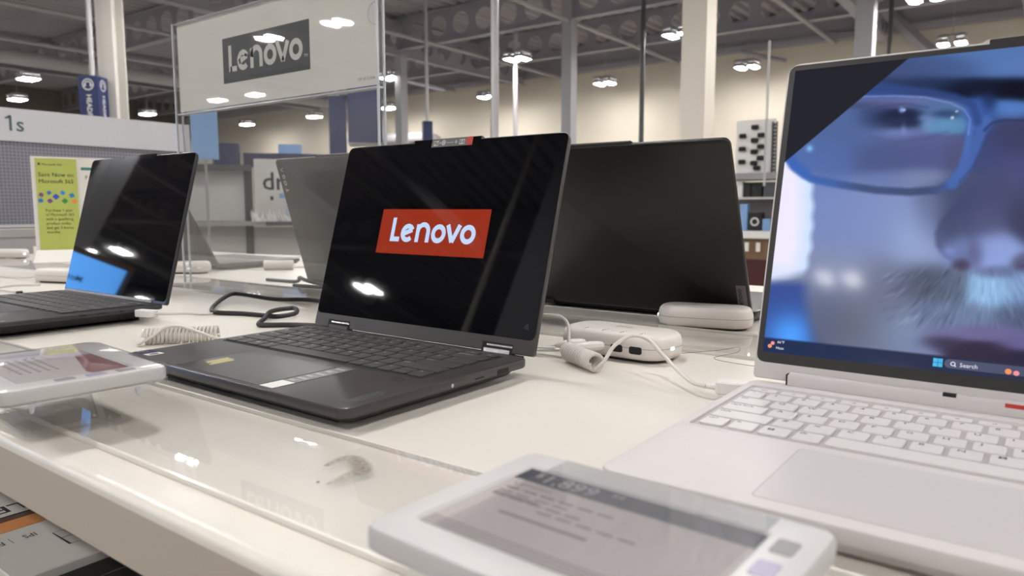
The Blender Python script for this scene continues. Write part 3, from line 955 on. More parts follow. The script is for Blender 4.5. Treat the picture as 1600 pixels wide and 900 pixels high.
def face_picture(U, V_):
    """colour of the picture on the display (sRGB 0-255); the design was drawn in the perspective of Hm"""
    den = Hm[2, 0] * U + Hm[2, 1] * V_ + 1
    X = (Hm[0, 0] * U + Hm[0, 1] * V_ + Hm[0, 2]) / den
    Y = (Hm[1, 0] * U + Hm[1, 1] * V_ + Hm[1, 2]) / den
    pts = [  # x, y, sx, sy, colour, weight
        (1300, 340, 60, 45, (118, 138, 205), 1), (1370, 350, 50, 40, (128, 146, 206), 1), (1430, 380, 35, 35, (146, 166, 222), 1.2),
        (1300, 420, 55, 40, (132, 144, 188), 1), (1280, 480, 40, 45, (100, 112, 158), 1), (1330, 500, 45, 45, (122, 130, 168), 1),
        (1390, 450, 40, 40, (112, 120, 156), 1), (1400, 520, 40, 35, (128, 146, 192), 1), (1370, 560, 40, 30, (120, 134, 178), 1),
        (1460, 340, 26, 36, (104, 118, 166), 1), (1500, 310, 26, 30, (76, 86, 132), 1.4), (1560, 300, 45, 40, (80, 86, 134), 1.4), (1480, 350, 14, 22, (74, 82, 122), 1.3),
        (1540, 345, 26, 22, (92, 98, 148), 1), (1600, 335, 22, 24, (70, 74, 112), 1.2), (1490, 392, 16, 16, (120, 138, 200), 1.2), (1555, 392, 24, 22, (140, 162, 232), 1.6),
        (1525, 395, 10, 16, (98, 104, 152), 1), (1500, 412, 9, 7, (86, 82, 116), 1.4), (1560, 425, 22, 8, (96, 102, 150), 1.2), (1595, 412, 12, 10, (92, 94, 138), 1.2),
        (1440, 440, 28, 22, (84, 92, 122), 1.4), (1480, 450, 22, 18, (98, 112, 146), 1.2), (1550, 455, 26, 20, (140, 184, 236), 1.5), (1600, 450, 30, 25, (120, 150, 205), 1.2),
        (1460, 490, 30, 18, (108, 124, 168), 1.2), (1520, 490, 30, 14, (112, 132, 178), 1.2), (1590, 490, 30, 14, (92, 104, 146), 1.2),
        (1480, 518, 30, 9, (116, 116, 172), 1.2), (1540, 520, 30, 9, (112, 108, 166), 1.4), (1600, 535, 30, 9, (108, 104, 164), 1.4),
        (1470, 536, 24, 9, (74, 70, 106), 1.6), (1530, 548, 36, 10, (66, 60, 92), 1.6), (1600, 562, 36, 10, (60, 56, 90), 1.6),
        (1440, 548, 20, 12, (122, 134, 186), 1.2), (1270, 540, 16, 20, (96, 108, 150), .8),
        # forehead, brow
        (1560, 80, 60, 26, (84, 120, 190), 1.4), (1480, 105, 40, 14, (72, 96, 156), 1.2), (1420, 112, 30, 12, (72, 90, 148), 1), (1600, 100, 40, 16, (90, 124, 196), 1.2),
        (1440, 132, 45, 9, (48, 64, 112), 1.8), (1520, 138, 40, 10, (30, 38, 72), 2.2), (1590, 140, 30, 12, (24, 30, 56), 2.4), (1380, 140, 30, 9, (62, 88, 158), 1.4),
        # inside the lens
        (1340, 205, 40, 26, (84, 108, 172), 1.2), (1300, 250, 30, 24, (84, 112, 184), 1.2), (1380, 250, 40, 22, (82, 96, 154), 1.4), (1450, 245, 34, 20, (88, 96, 158), 1.4),
        (1440, 275, 40, 10, (124, 138, 188), 1.2), (1380, 276, 30, 8, (108, 130, 196), 1), (1490, 250, 16, 22, (86, 90, 140), 1.2),
        (1400, 160, 45, 7, (100, 114, 176), 1.4), (1370, 164, 40, 5, (70, 78, 128), 1), (1405, 186, 26, 11, (44, 54, 92), 3), (1370, 188, 20, 12, (62, 76, 126), 1.6),
        (1470, 172, 26, 12, (84, 118, 176), 1.6), (1480, 178, 12, 5, (56, 74, 120), 2.2), (1475, 195, 24, 9, (92, 142, 196), 1.8), (1450, 190, 8, 10, (120, 150, 214), 1.2), (1400, 208, 34, 9, (104, 120, 184), 1.6),
        (1440, 222, 40, 8, (92, 100, 160), 1.2),
        # bridge and far lens
        (1535, 175, 20, 20, (62, 100, 186), 1.6), (1545, 160, 9, 12, (36, 52, 96), 1.4), (1580, 170, 22, 12, (84, 130, 214), 1.6), (1585, 215, 34, 26, (70, 74, 122), 1.8), (1545, 240, 20, 30, (68, 82, 142), 1.4), (1590, 260, 30, 24, (82, 86, 146), 1.2),
    ]
    num = np.zeros(X.shape + (3,))
    wsum = np.full(X.shape, 1e-6)
    for x, y, sx, sy, c_, wt in pts:
        g = wt * np.exp(-(((X - x) / sx) ** 2 + ((Y - y) / sy) ** 2) * .9) + wt * 1e-3 / (1 + ((X - x) / sx) ** 2 + ((Y - y) / sy) ** 2) ** 2
        num += g[..., None] * np.array(c_)
        wsum += g
    C_ = num / wsum[..., None]
    gm = C_.mean(-1, keepdims=True)
    C_ = gm + (C_ - gm) * .84                       # the camera picture is a little washed out
    C_ = np.array([104, 116, 168.]) + (C_ - np.array([110, 122, 176.])) * 1.16
    jaw = np.exp(-((X - 1330) / 70) ** 2 - ((Y - 520) / 60) ** 2)
    C_ = C_ - jaw[..., None] * np.array([16, 18, 26.])
    def mix(mask, col):
        nonlocal C_
        mk = np.clip(mask, 0, 1)[..., None]
        C_ = C_ * (1 - mk) + np.array(col, float) * mk
    def sstep(d, wd):
        return np.clip(.5 - d / wd, 0, 1)
    def polydist(P_):
        """distance to an open polyline"""
        best = np.full(X.shape, 1e9)
        for (xa, ya), (xb, yb) in zip(P_[:-1], P_[1:]):
            dx, dy = xb - xa, yb - ya
            t_ = np.clip(((X - xa) * dx + (Y - ya) * dy) / (dx * dx + dy * dy), 0, 1)
            best = np.minimum(best, np.hypot(X - xa - t_ * dx, Y - ya - t_ * dy))
        return best
    # beard texture
    rng = np.random.RandomState(5)
    fld = np.zeros(X.shape)
    for k in range(260):
        ax, ay = rng.uniform(1385, 1640), rng.uniform(424, 508)
        ang_ = R(90) + (ax - 1545) / 130. * -.9 + rng.uniform(-.2, .2)
        ca, sa = math.cos(ang_), math.sin(ang_)
        u_ = (X - ax) * ca + (Y - ay) * sa
        w_ = -(X - ax) * sa + (Y - ay) * ca
        fld += rng.choice([-1, 1]) * np.exp(-(u_ / rng.uniform(6, 13)) ** 2 - (w_ / rng.uniform(1.2, 2.2)) ** 2)
    C_ = C_ + (fld * 9)[..., None] * np.array([1, 1.02, 1.05])
    # bright window left of the face
    edge = 1269 + 1.6 * np.sin(Y / 23.) + 1.2 * np.sin(Y / 5.) - np.clip(Y - 390, 0, 200) * .25
    white = sstep(X - edge, 10) * sstep(250 - Y, 6) * sstep(Y - (440 - (X - 1200) * .25), 16)
    below = sstep(np.interp(X, [1215, 1232, 1244, 1258, 1275], [246, 256, 266, 276, 284]) - Y, 4)
    white = white * below
    mix(white, (206, 226, 255))
    mix(sstep(X - edge + 16, 26) * below * sstep(Y - 425, 34), (240, 236, 255))
    low = sstep(X - 1258 - np.clip(Y - 470, 0, 80) * .22, 22) * sstep(442 - Y, 14)
    g = np.exp(-((X - 1235) / 38) ** 2 - ((Y - 525) / 36) ** 2)
    mk = (low * .95)[..., None]
    C_ = C_ * (1 - mk) + mk * (np.array([54, 78, 150.]) + g[..., None] * np.array([26, 84, 110.]))
    # glasses rim
    inner = [(1345, 149), (1400, 148), (1445, 151), (1485, 160), (1508, 170), (1517, 184), (1515, 205), (1505, 240), (1497, 264), (1484, 282), (1462, 291), (1420, 293), (1370, 290), (1310, 282), (1268, 272), (1244, 255), (1232, 236)]
    lower = [(1516, 200), (1510, 236), (1500, 268), (1487, 286), (1466, 297), (1420, 300), (1370, 297), (1310, 288), (1266, 279), (1242, 262), (1230, 244)]
    rimc = np.stack([np.interp(X, [1240, 1300, 1345, 1450, 1490, 1510], v) for v in ((62, 66, 66, 64, 70, 76), (102, 98, 80, 76, 94, 108), (182, 166, 120, 114, 156, 180))], -1)
    def mixc(mask, colour):
        nonlocal C_
        mk = np.clip(mask, 0, 1)[..., None]
        C_ = C_ * (1 - mk) + colour * mk
    d = polydist(lower)
    mixc(sstep(d - 6, 5) * .95, rimc)
    left = sstep(polydist([(1232, 238), (1240, 256), (1258, 270)]) - 9, 8)
    mix(left * .8, (62, 102, 184))
    right = sstep(polydist([(1488, 287), (1508, 264), (1522, 234), (1533, 204), (1542, 190)]) - 9, 7)
    mix(right * .85, (72, 104, 176))
    mix(sstep(polydist([(1500, 284), (1520, 262), (1534, 232), (1546, 206)]) - 2, 5) * .5, (50, 66, 124))
    top = sstep(polydist([(1330, 141), (1400, 139), (1450, 144), (1492, 152), (1520, 164), (1528, 190)]) - 6, 7)
    mix(top * .85, (48, 72, 130))
    # eye: dark slit, lid crease, lower lid
    for x, y, sx, sy, c_, al in ((1406, 182, 30, 7.5, (28, 36, 66), .9), (1400, 189, 22, 6, (44, 54, 92), .7), (1442, 184, 9, 5, (112, 140, 192), .6), (1472, 177, 15, 4, (52, 74, 116), .8), (1470, 196, 26, 6, (98, 146, 190), .55), (1404, 207, 24, 5, (116, 132, 190), .5), (1412, 203, 4, 9, (128, 146, 206), .5)):
        mix(np.exp(-((X - x) / sx) ** 2 - ((Y - y + (X - x) * .08) / sy) ** 2) * al, c_)
    mix(sstep(polydist([(1345, 176), (1380, 166), (1415, 162), (1450, 168)]) - 1.5, 4) * .45, (54, 62, 108))
    mix(sstep(polydist([(1360, 214), (1400, 222), (1445, 216), (1480, 206)]) - 2, 7) * .35, (70, 80, 130))
    d2 = polydist([(1538, 204), (1550, 192), (1568, 188), (1600, 188), (1640, 190)])
    mix(sstep(d2 - 2, 4) * .7, (40, 50, 90))
    mix(sstep(polydist([(1345, 151), (1400, 150), (1445, 152), (1485, 161), (1506, 171), (1516, 186), (1513, 210)]) - 1.2, 2.4) * .75, (126, 148, 222))
    # catch lights
    for x, y, r_, c_ in ((1409, 172, 4, (150, 170, 240)), (1413, 172, 2, (190, 205, 250)), (1495, 174, 1.6, (235, 245, 255)), (1488, 184, 2.2, (235, 245, 255)), (1265, 232, 5, (130, 190, 240))):
        mix(np.exp(-((X - x) ** 2 + (Y - y) ** 2) / r_ ** 2), c_)
    # shaded flank of the nose, soft on its right, crisper on the cheek side
    xb = np.interp(Y, [270, 295, 320, 345, 365, 385, 400, 412], [1540, 1512, 1490, 1470, 1461, 1463, 1474, 1490])
    dn = X - xb
    fl = np.clip(dn / 9 + .5, 0, 1) * np.exp(-np.clip(dn, 0, 400) / 34.) * np.clip((Y - 285) / 40, 0, 1) * np.clip((414 - Y) / 18, 0, 1)
    mix(fl * .72, (64, 70, 108))
    mix(np.exp(-((X - 1484) / 13) ** 2 - ((Y - 393) / 9) ** 2) * .8, (128, 144, 204))
    mix(np.exp(-((X - 1503) / 10) ** 2 - ((Y - 414) / 5) ** 2) * .8, (72, 66, 98))
    mix(np.exp(-((X - 1598) / 12) ** 2 - ((Y - 416) / 6) ** 2) * .7, (76, 72, 108))
    # unlit triangle of the app window
    mix(sstep((X - 1222) * 156 + (Y - 257) * 186, 260), (33, 33, 41))
    # taskbar
    tb = sstep(V_ * 1000 - 32.6, .5)
    gx = np.clip((U - .005) / .18, 0, 1)[..., None]
    mk = tb[..., None]
    C_ = C_ * (1 - mk) + mk * (np.array([33, 48, 84.]) * (1 - gx) + np.array([48, 50, 70.]) * gx)
    return np.clip(C_, 0, 255)

nx, ny = 400, 270
u0, u1, t0, t1 = .0058, W - .0058, .0212, .2568
U, V_ = np.meshgrid(np.linspace(u0, u1, nx), np.linspace(t0, t1, ny))
C_ = face_picture(np.minimum(U, .205), V_)
Um = np.clip(.3255 - U, .058, .30)                   # the other half of the face lies outside the photo: mirror it about the nose
C2 = face_picture(Um, V_)
k_ = np.clip((U - .182) / .020, 0, 1)[..., None]
C_ = C_ * (1 - k_) + C2 * k_
C_ = C_ / 255.
Cl = np.where(C_ <= .04045, C_ / 12.92, ((C_ + .055) / 1.055) ** 2.4)
me = bpy.data.meshes.new('display')
idx = np.arange(nx * ny).reshape(ny, nx)
quads = np.stack([idx[:-1, :-1], idx[:-1, 1:], idx[1:, 1:], idx[1:, :-1]], -1).reshape(-1, 4)
co = np.stack([U - c, V_, np.full_like(U, .00008)], -1).reshape(-1, 3)
me.vertices.add(len(co))
me.vertices.foreach_set('co', co.ravel())
me.loops.add(quads.size)
me.loops.foreach_set('vertex_index', quads.ravel())
me.polygons.add(len(quads))
me.polygons.foreach_set('loop_start', np.arange(0, quads.size, 4))
me.update(calc_edges=True)
at = me.color_attributes.new('col', 'FLOAT_COLOR', 'POINT')
at.data.foreach_set('color', np.concatenate([Cl.reshape(-1, 3), np.ones((nx * ny, 1))], 1).astype(np.float32).ravel())
me.materials.append(M['display'])
disp = link('display', me, lid)
q = .0002
mb = MB()
mb.text("66°F", .0030, .0163 - c, .0290, q).text('Haze', .0030, .0157 - c, .0243, q, mi=0)
mb.build('weather_text', 'scr_white', lid, flat=True)
mb = MB()
mb.text('Search', .0040, .1412 - c, .0262, q + .0001)
mb.ribbon([(a, b) for a, b in arc(.1372 - c, .0278, .0013, 0, 360, 12)[:-1]], .0005, q + .0001, True).ribbon([(.1381 - c, .0269), (.1390 - c, .0260)], .0006, q + .0001)
mb.build('search_text', 'scr_white', lid, flat=True)
for nm, m_, sh in (('weather_icon', 'scr_orange', (.0108, .0262, .0016)), ('weather_icon', 'scr_pink', (.0128, .0287, .0015)), ('search_icon', 'scr_orange', (.1693, .0268, .0019)), ('search_icon', 'scr_pink', (.1738, .0262, .0017))):
    MB().cyl((sh[0] - c, sh[1], .00005), (sh[0] - c, sh[1], q), sh[2], n=16).build(nm, m_, lid)
for a in (0, 1):
    for b in (0, 1):
        MB().box(.1250 - c + a * .0031, .1278 - c + a * .0031, .0247 + b * .0031, .0275 + b * .0031, .00005, q).build('window_tile', 'scr_cyan', lid)
MB().rbox(.1600 - c, .0278, .0560, .0064, .0031, [(.00005, 0), (q - .00005, 0)], 6).build('search_field', 'scr_bar', lid)

# --- laptops on the far side of the table, seen from behind
def far_laptop(label, xr, yb, W, H, tilt, m, zb=.012, T=.017, D=.24):
    """xr = the edge seen on the right in the photo, yb = hinge line; faces +Y"""
    cx = xr - W / 2
    hv = D + .004
    root, lo = laptop('laptop', label, (cx, yb + hv, Z0), PI, W, D, T, .008, H, R(tilt), hv, zb, m, notch=.05)
    cc = W / 2
    lid_plate(lo, 'screen_glass', 'glass', -cc + .0012, cc - .0012, .012, H - .001, -.0006, 0, .006)
    MB().box(-cc + .012, -cc + .05, -.004, .004, -.0075, -.0045).build('hinge', 'black', lo)
    MB().box(cc - .05, cc - .012, -.004, .004, -.0075, -.0045).build('hinge', 'black', lo)
    MB().rbox(0, .05, .12, .075, .003, [(T - .0002, 0), (T + .0002, .0002)], 3).build('trackpad', m, root)
    return root, lo
lp, lo = far_laptop('black laptop lid seen from behind, between the middle and the white laptop', -.306, .957, .360, .25, 64.7, 'lidblack')
# outer face of the lid is at z = -lid_t; its wordmark plate sits in the lower right corner as seen from behind
cc = .18
pl = MB().box(-cc + .003, -cc + .016, .012, .050, -.0066, -.0060).build('maker_plate', 'lidgrey', lo)
mb = MB()
wordmark(mb, 0, 0, .0046, 0, xf=Matrix.Translation((-cc + .0135, .0170, -.0067)) @ Matrix.Rotation(PI, 4, 'Y') @ Matrix.Rotation(PI / 2, 4, 'Z') @ Matrix.Translation((0, -.0046, 0)))
mb.build('wordmark', 'ink', pl, flat=True)
lp, lo = far_laptop('warm grey laptop lid with pale upright lettering, seen from behind through the sign', -1.181 + .345, .925, .345, .2445, 73.9, 'lidgrey')
mb = MB()                                            # lettering runs down the outer left corner
xf = Matrix.Translation((.345 / 2 - .019, .2445 - .063, -.0064)) @ Matrix.Rotation(PI, 4, 'Y') @ Matrix.Rotation(PI / 2, 4, 'Z')
k = 0.
BOLD = .03
for ch in 'YOGA':
    if ch != 'A':
        mb.text(ch, .0115, k, 0, 0, xf=xf)
    else:
        mb.ribbon([(k + .001, 0), (k + .0048, .0082), (k + .0086, 0)], .0010, 0, xf=xf)
    k += .0125
mb.build('lettering', 'sticker_w', lo, flat=True)
BOLD = 0.
far_laptop('grey laptop lid seen from behind through the clear sign, behind the left laptop', -1.648, 1.02, .315, .222, 62, 'lidgrey')

# ---------------------------------------------------------------- clear sign holder on the table
X0, X1, YS_, ZT = -1.412, -.836, .800, .512
sg = thing('sign_holder', 'tall clear acrylic sign holder with a white card and dark wordmark box', 'sign', ((X0 + X1) / 2, YS_, Z0 + .0035))
hw_, th = (X1 - X0) / 2, .0025
for yy in (-.0065, .0065):
    MB().box(-hw_, hw_, yy - th / 2, yy + th / 2, 0, ZT - .0035).build('acrylic_sheet', 'acrylic', sg, flat=True)
for xx in (-hw_, hw_):
    mb = MB()
    for a in (-.0065, .0065):
        mb.box(xx - .0016, xx + .0016, a - th / 2 - .0003, a + th / 2 + .0003, 0, ZT - .0030)
    mb.build('polished_edge', 'acrylic_edge', sg, flat=True)
    MB().box(xx - .002 * (1 if xx > 0 else -1), xx + .003 * (1 if xx < 0 else -1), -.005, .005, .30, ZT - .004).build('side_spacer', 'acrylic', sg, flat=True)
mb = MB().box(-hw_, hw_, -.0080, .0080, ZT - .0040, ZT - .0033)
mb.build('polished_edge', 'acrylic_edge', sg, flat=True)
MB().box(-hw_, hw_, -.0065, .0065, .334, .3365).build('card_ledge', 'acrylic_edge', sg, flat=True)
cd_ = MB().box(-hw_ + .006, hw_ - .006, -.0008, .0008, .340, ZT - .0065).build('card', 'card', sg, flat=True)
lx0, lx1, lz0, lz1 = -1.252 - (X0 + X1) / 2, -1.002 - (X0 + X1) / 2, .3800, .4610
MB().box(lx0, lx1, -.0011, -.0008, lz0, lz1).build('wordmark_box', 'logo_dark', cd_, flat=True)
mb = MB()
RX = Matrix.Rotation(PI / 2, 4, 'X')
wordmark(mb, 0, 0, .213 / WM_W, 0, xf=Matrix.Translation((lx0 + .0185, -.0013, lz0 + .0195)) @ RX)
mb.text('TM', .0075, 0, 0, 0, xf=Matrix.Translation((lx1 - .0155, -.0013, lz0 + .021)) @ RX)
mb.build('wordmark', 'logo_light', cd_, flat=True)
MB().text('LPS 03 213106', .0065, 0, 0, 0, 'RIGHT', xf=Matrix.Translation((hw_ - .012, -.0010, .349)) @ RX).build('small_print', 'ink_soft', cd_, flat=True)
mb = MB()
mb.tube([(hw_ - .0015, -.0080, ZT - .052 + .0), *[(hw_ - .0015 - .0165 * math.sin(a), -.0080, ZT - .068 + .0165 * math.cos(a)) for a in [PI * i / 12 for i in range(13)]]], .0010, 6)
mb.build('finger_notch', 'acrylic_edge', sg)

# ---------------------------------------------------------------- charging hubs
def hub(label, x, y, rz, led='R', base_z=0., ports=True, w_=.128, d_=.068):
    t = thing('charging_hub', label, 'hub', (x, y, Z0 + base_z), rz, 'charging hubs on the table')
    MB().rbox(0, 0, w_, d_, .026, [(.0035, .004), (.0045, .0018), (.009, .0004), (.0135, 0), (.0185, .0004), (.0245, .002), (.0275, .0048), (.0285, .0075)], 6).build('body', 'hub', t, angle=50)
    MB().rbox(0, 0, w_ - .016, d_ - .016, .02, [(0, 0), (.0036, 0)], 5).build('foot', 'black', t)
    mb = MB()                                        # parting line around the body
    mb.loft([rr(w_ + .0002, d_ + .0002, .026, 6, 0, 0, .0150), rr(w_ + .0004, d_ + .0004, .026, 6, 0, 0, .0154), rr(w_ + .0002, d_ + .0002, .026, 6, 0, 0, .0158)], cap0=False, cap1=False)
    mb.build('seam', 'shell_gap', t)
    if ports:
        for k in (-1.5, -.5, .5, 1.5):
            px = k * .0215 + .004
            po = MB().rbox(px, .0, .0138, .0075, .0022, [(0, 0), (.0015, 0)], 3).build('port', 'groove', t, (0, -d_ / 2 + .0011, .0135), (PI / 2, 0, 0))
        mb = MB()
        for k in (-1.5, -.5, .5, 1.5):
            px = k * .0215 + .004
            mb.box(px - .0004, px + .0004, -d_ / 2 + .007, -d_ / 2 + .015, .0276, .0288)
            mb.box(px + .0006, px + .0014, -d_ / 2 + .017, -d_ / 2 + .018, .0280, .0288)
        mb.ribbon(arc(.0, .006, .0022, 0, 360, 10)[:-1], .0007, .0288, True)
        for r_ in (.0046, .0066, .0086):
            mb.ribbon(arc(0, .006, r_, -38, 38, 6), .0007, .0288)
            mb.ribbon(arc(0, .006, r_, 142, 218, 6), .0007, .0288)
        mb.build('top_print', 'ink_soft', t, flat=True)
    sx = 1 if led == 'R' else -1
    MB().rbox(0, 0, .007, .0035, .0016, [(0, 0), (.0008, .0004)], 3).build('indicator', 'led', t, (sx * (w_ / 2 - .0006), -.0080, .0150), (PI / 2, 0, sx * R(84)))
    return t
hub('white charging hub with empty ports beside the middle laptop', -.357, .682, R(-3), 'R')
hub('white charging hub in front of the black laptop lid', -.352, .905, R(14), 'L', ports=False, w_=.120, d_=.060)
hub('white charging hub with a plugged cable behind the left laptop', -1.655, .665, R(20), 'R', w_=.12, d_=.06, ports=False)
hub('white charging hub seen through the left edge of the sign', -1.640, .935, R(35), 'L', ports=False, w_=.10, d_=.055)
hub('farthest white charging hub, cut by the left edge of the photo', -2.565, .885, R(30), 'R', ports=False, w_=.11, d_=.055)

# ---------------------------------------------------------------- cords
def helix(a, b, r, turns, n=10):
    a, b = Vector(a), Vector(b)
    d = (b - a)
    t = d.normalized()
    s_ = t.cross(Vector((0, 0, 1))).normalized()
    u_ = s_.cross(t)
    N = int(turns * n)
    return [a + d * (i / N) + s_ * (r * math.cos(2 * PI * i / n)) + u_ * (r * math.sin(2 * PI * i / n)) for i in range(N + 1)]

def P3(x, y, z=0.):
    return Vector((x, y, Z0 + z))

# cord of the middle hub: coil, arch over the hub, tail to the plug in the white laptop
t = thing('coiled_cord', 'white coiled security cord in front of the middle hub, plugged into the white laptop', 'cord', (-.357, .606, Z0))
def rel(pts):
    return [p - Vector((-.357, .606, Z0)) for p in pts]
MB().tube(rel(helix(P3(-.3850, .6195, .0098), P3(-.3335, .5885, .0098), .0078, 14, 12)), .0018, 8).build('coil', 'cord_w', t)
tail = smooth_path([P3(-.3330, .5830, .004), P3(-.3250, .5865, .012), P3(-.3210, .6000, .026), P3(-.3140, .6200, .033), P3(-.2980, .6230, .031), P3(-.2760, .6060, .023), P3(-.2500, .5850, .014), P3(-.2300, .5680, .010), P3(-.2170, .5640, .0095)], 6)
MB().tube(rel(tail), .0018, 8).build('tail', 'cord_w', t)
back = smooth_path([P3(-.3870, .6260, .012), P3(-.3920, .6330, .020), P3(-.3960, .6380, .033), P3(-.4060, .6420, .040), P3(-.4230, .6430, .041), P3(-.4450, .6420, .038), P3(-.470, .640, .030), P3(-.500, .635, .012)], 6)
MB().tube(rel(back), .0018, 8).build('tail', 'cord_w', t)
mb = MB()
mb.tube(rel([P3(-.2170, .5640, .0095), P3(-.2120, .5660, .0095), P3(-.2080, .5680, .0095), P3(-.2065, .5690, .0095)]), [.0018, .0024, .0036, .0046], 8)
pg = mb.build('strain_relief', 'white', t)
MB().rbox(0, 0, .024, .0150, .003, [(0, .001), (.001, 0), (.0095, 0), (.0105, .001)], 3).build('plug', 'white', t, tuple(P3(-.1985, .5712, .0045) - Vector((-.357, .606, Z0))), (0, 0, R(12)))
# two plugs in the hub with thin leads running behind the middle laptop
def lead(label, px, py, ex, ey, ez):
    t = thing('hub_plug', label, 'plug', (px, py, Z0))
    mb = MB()
    mb.tube([(.004, .006, .0135), (0, 0, .0135), (-.005, -.008, .0135), (-.012, -.013, .013), (-.020, -.0155, .012)], [.0042, .0052, .0056, .0046, .0022], 10)
    mb.build('plug', 'white', t)
    MB().tube(smooth_path([(-.020, -.0155, .012), (-.036, -.017, .008), (ex - px, ey - py, ez)], 5), .0015, 7).build('lead', 'cord_w', t)
lead('white plug in the left end port of the middle hub', -.386, .6470, -.470, .620, .006)
lead('white plug in the second port of the middle hub', -.3645, .6455, -.475, .600, .004)
tag(MB().tube([P3(-.485, .606, .0045), P3(-.450, .617, .006), P3(-.425, .6225, .008), P3(-.405, .6265, .010)], [.0016, .0022, .0022, .0016], 8).build('cable_label', 'sticker_w'),
    'small printed label wrapped on the lead beside the middle hub', 'label')

# coil beside the middle laptop on the left
o3 = Vector((-.795, .438, Z0))
t = thing('coiled_cord', 'white coiled cord lying beside the left edge of the middle laptop', 'cord', tuple(o3))
MB().tube([p - o3 for p in helix(P3(-.8190, .4080, .0098), P3(-.7700, .4720, .0098), .0078, 19, 12)], .0018, 8).build('coil', 'cord_w', t)
MB().tube([p - o3 for p in smooth_path([P3(-.8180, .4010, .003), P3(-.8080, .3985, .0045), P3(-.7990, .4080, .012), P3(-.7960, .4220, .0205), P3(-.7880, .4360, .0205), P3(-.7700, .4470, .014), P3(-.7500, .4560, .008), P3(-.7200, .4660, .004), P3(-.680, .480, .003)], 6)], .0018, 8).build('tail', 'cord_w', t)

# black cable loop
tag(MB().tube(smooth_path([P3(-.700, .640, .004), P3(-.790, .690, .004), P3(-.860, .725, .009), P3(-.935, .728, .010), P3(-1.000, .712, .008), P3(-1.065, .700, .012), P3(-1.085, .690, .012), P3(-1.055, .650, .008), P3(-1.000, .602, .004), P3(-.965, .590, .0035), P3(-.925, .605, .0035),
                           P3(-.885, .612, .0035), P3(-.862, .618, .0035), P3(-.852, .640, .006), P3(-.866, .652, .010), P3(-.878, .650, .010), P3(-.872, .615, .010), P3(-.845, .585, .006), P3(-.822, .560, .0035), P3(-.806, .566, .0035), P3(-.780, .585, .0035), P3(-.72, .61, .0035)], 7), .0033, 9).build('black_cable', 'cord_k'),
    'thick black cable looping on the table behind the middle laptop', 'cable')
# plug on the left laptop
o4 = Vector((-1.000, .497, Z0))
t = thing('usb_plug', 'white plug in the side of the left laptop with its lead', 'plug', (-.966, .487, Z0))
MB().rbox(0, 0, .030, .013, .0025, [(0, .001), (.001, 0), (.0085, 0), (.0095, .001)], 3).build('plug', 'white', t, (.0, 0, .0095), (0, 0, R(18)))
mb = MB().tube(smooth_path([(.015, .005, .0143), (.021, .008, .0143), (.030, .018, .014), (.030, .040, .012), (.018, .070, .006), (0, .095, .003)], 5), .0017, 8)
mb.build('lead', 'cord_w', t)
# thin hair on the strip
tag(MB().tube(smooth_path([P3(-.300, .704, .0042), P3(-.270, .735, .006), P3(-.252, .742, .010), P3(-.247, .725, .008), P3(-.262, .700, .0045), P3(-.235, .690, .004), P3(-.200, .690, .004)], 5), .00022, 5).build('hair', 'cord_k'),
    'fine dark hair curled on the table beside the white laptop', 'hair')
for pts, lab in (([P3(-1.95, .62, .003), P3(-1.85, .628, .003), P3(-1.76, .634, .006), P3(-1.715, .640, .012)], 'white cable running to the hub behind the left laptop'),
                 ([P3(-1.60, .60, .003), P3(-1.63, .56, .003), P3(-1.58, .52, .003), P3(-1.45, .53, .003), P3(-1.33, .52, .003)], 'white cable curling behind the keyboard of the left laptop'),
                 ([P3(-1.58, 1.12, .003), P3(-1.52, 1.18, .004), P3(-1.44, 1.16, .003), P3(-1.38, 1.22, .003), P3(-1.40, 1.30, .003)], 'white cable curling on the table behind the sign')):
    tag(MB().tube(smooth_path(pts, 5), .002, 7).build('white_cable', 'cord_w'), lab, 'cable')
tag(MB().tube(smooth_path([P3(-1.33, .93, .003), P3(-1.24, .935, .004), P3(-1.20, .915, .016), P3(-1.17, .900, .016), P3(-1.14, .905, .010), P3(-1.05, .915, .004), P3(-1.15, .895, .003), P3(-1.19, .893, .003)], 6), .0036, 8).build('black_cable', 'cord_k'),
    'black cable bunched at the foot of the grey lid behind the sign', 'cable')
t = thing('cable_puck', 'short white cylinder lying on its side behind the sign', 'puck', (-1.555, 1.115, Z0))
MB().cyl((-.02, -.02, .012), (.03, .03, .012), .012, n=16).build('body', 'white', t)
MB().cyl((-.0215, -.0215, .012), (-.0195, -.0195, .012), .007, n=12).build('hole', 'grey_dk', t)
tag(MB().rbox(0, 0, .20, .13, .01, [(0, 0), (.006, 0)], 3).build('paper_pad', 'white', None, (-1.95, 1.36, Z0), (0, 0, R(12))), 'white pad lying at the far edge of the table behind the sign', 'pad')

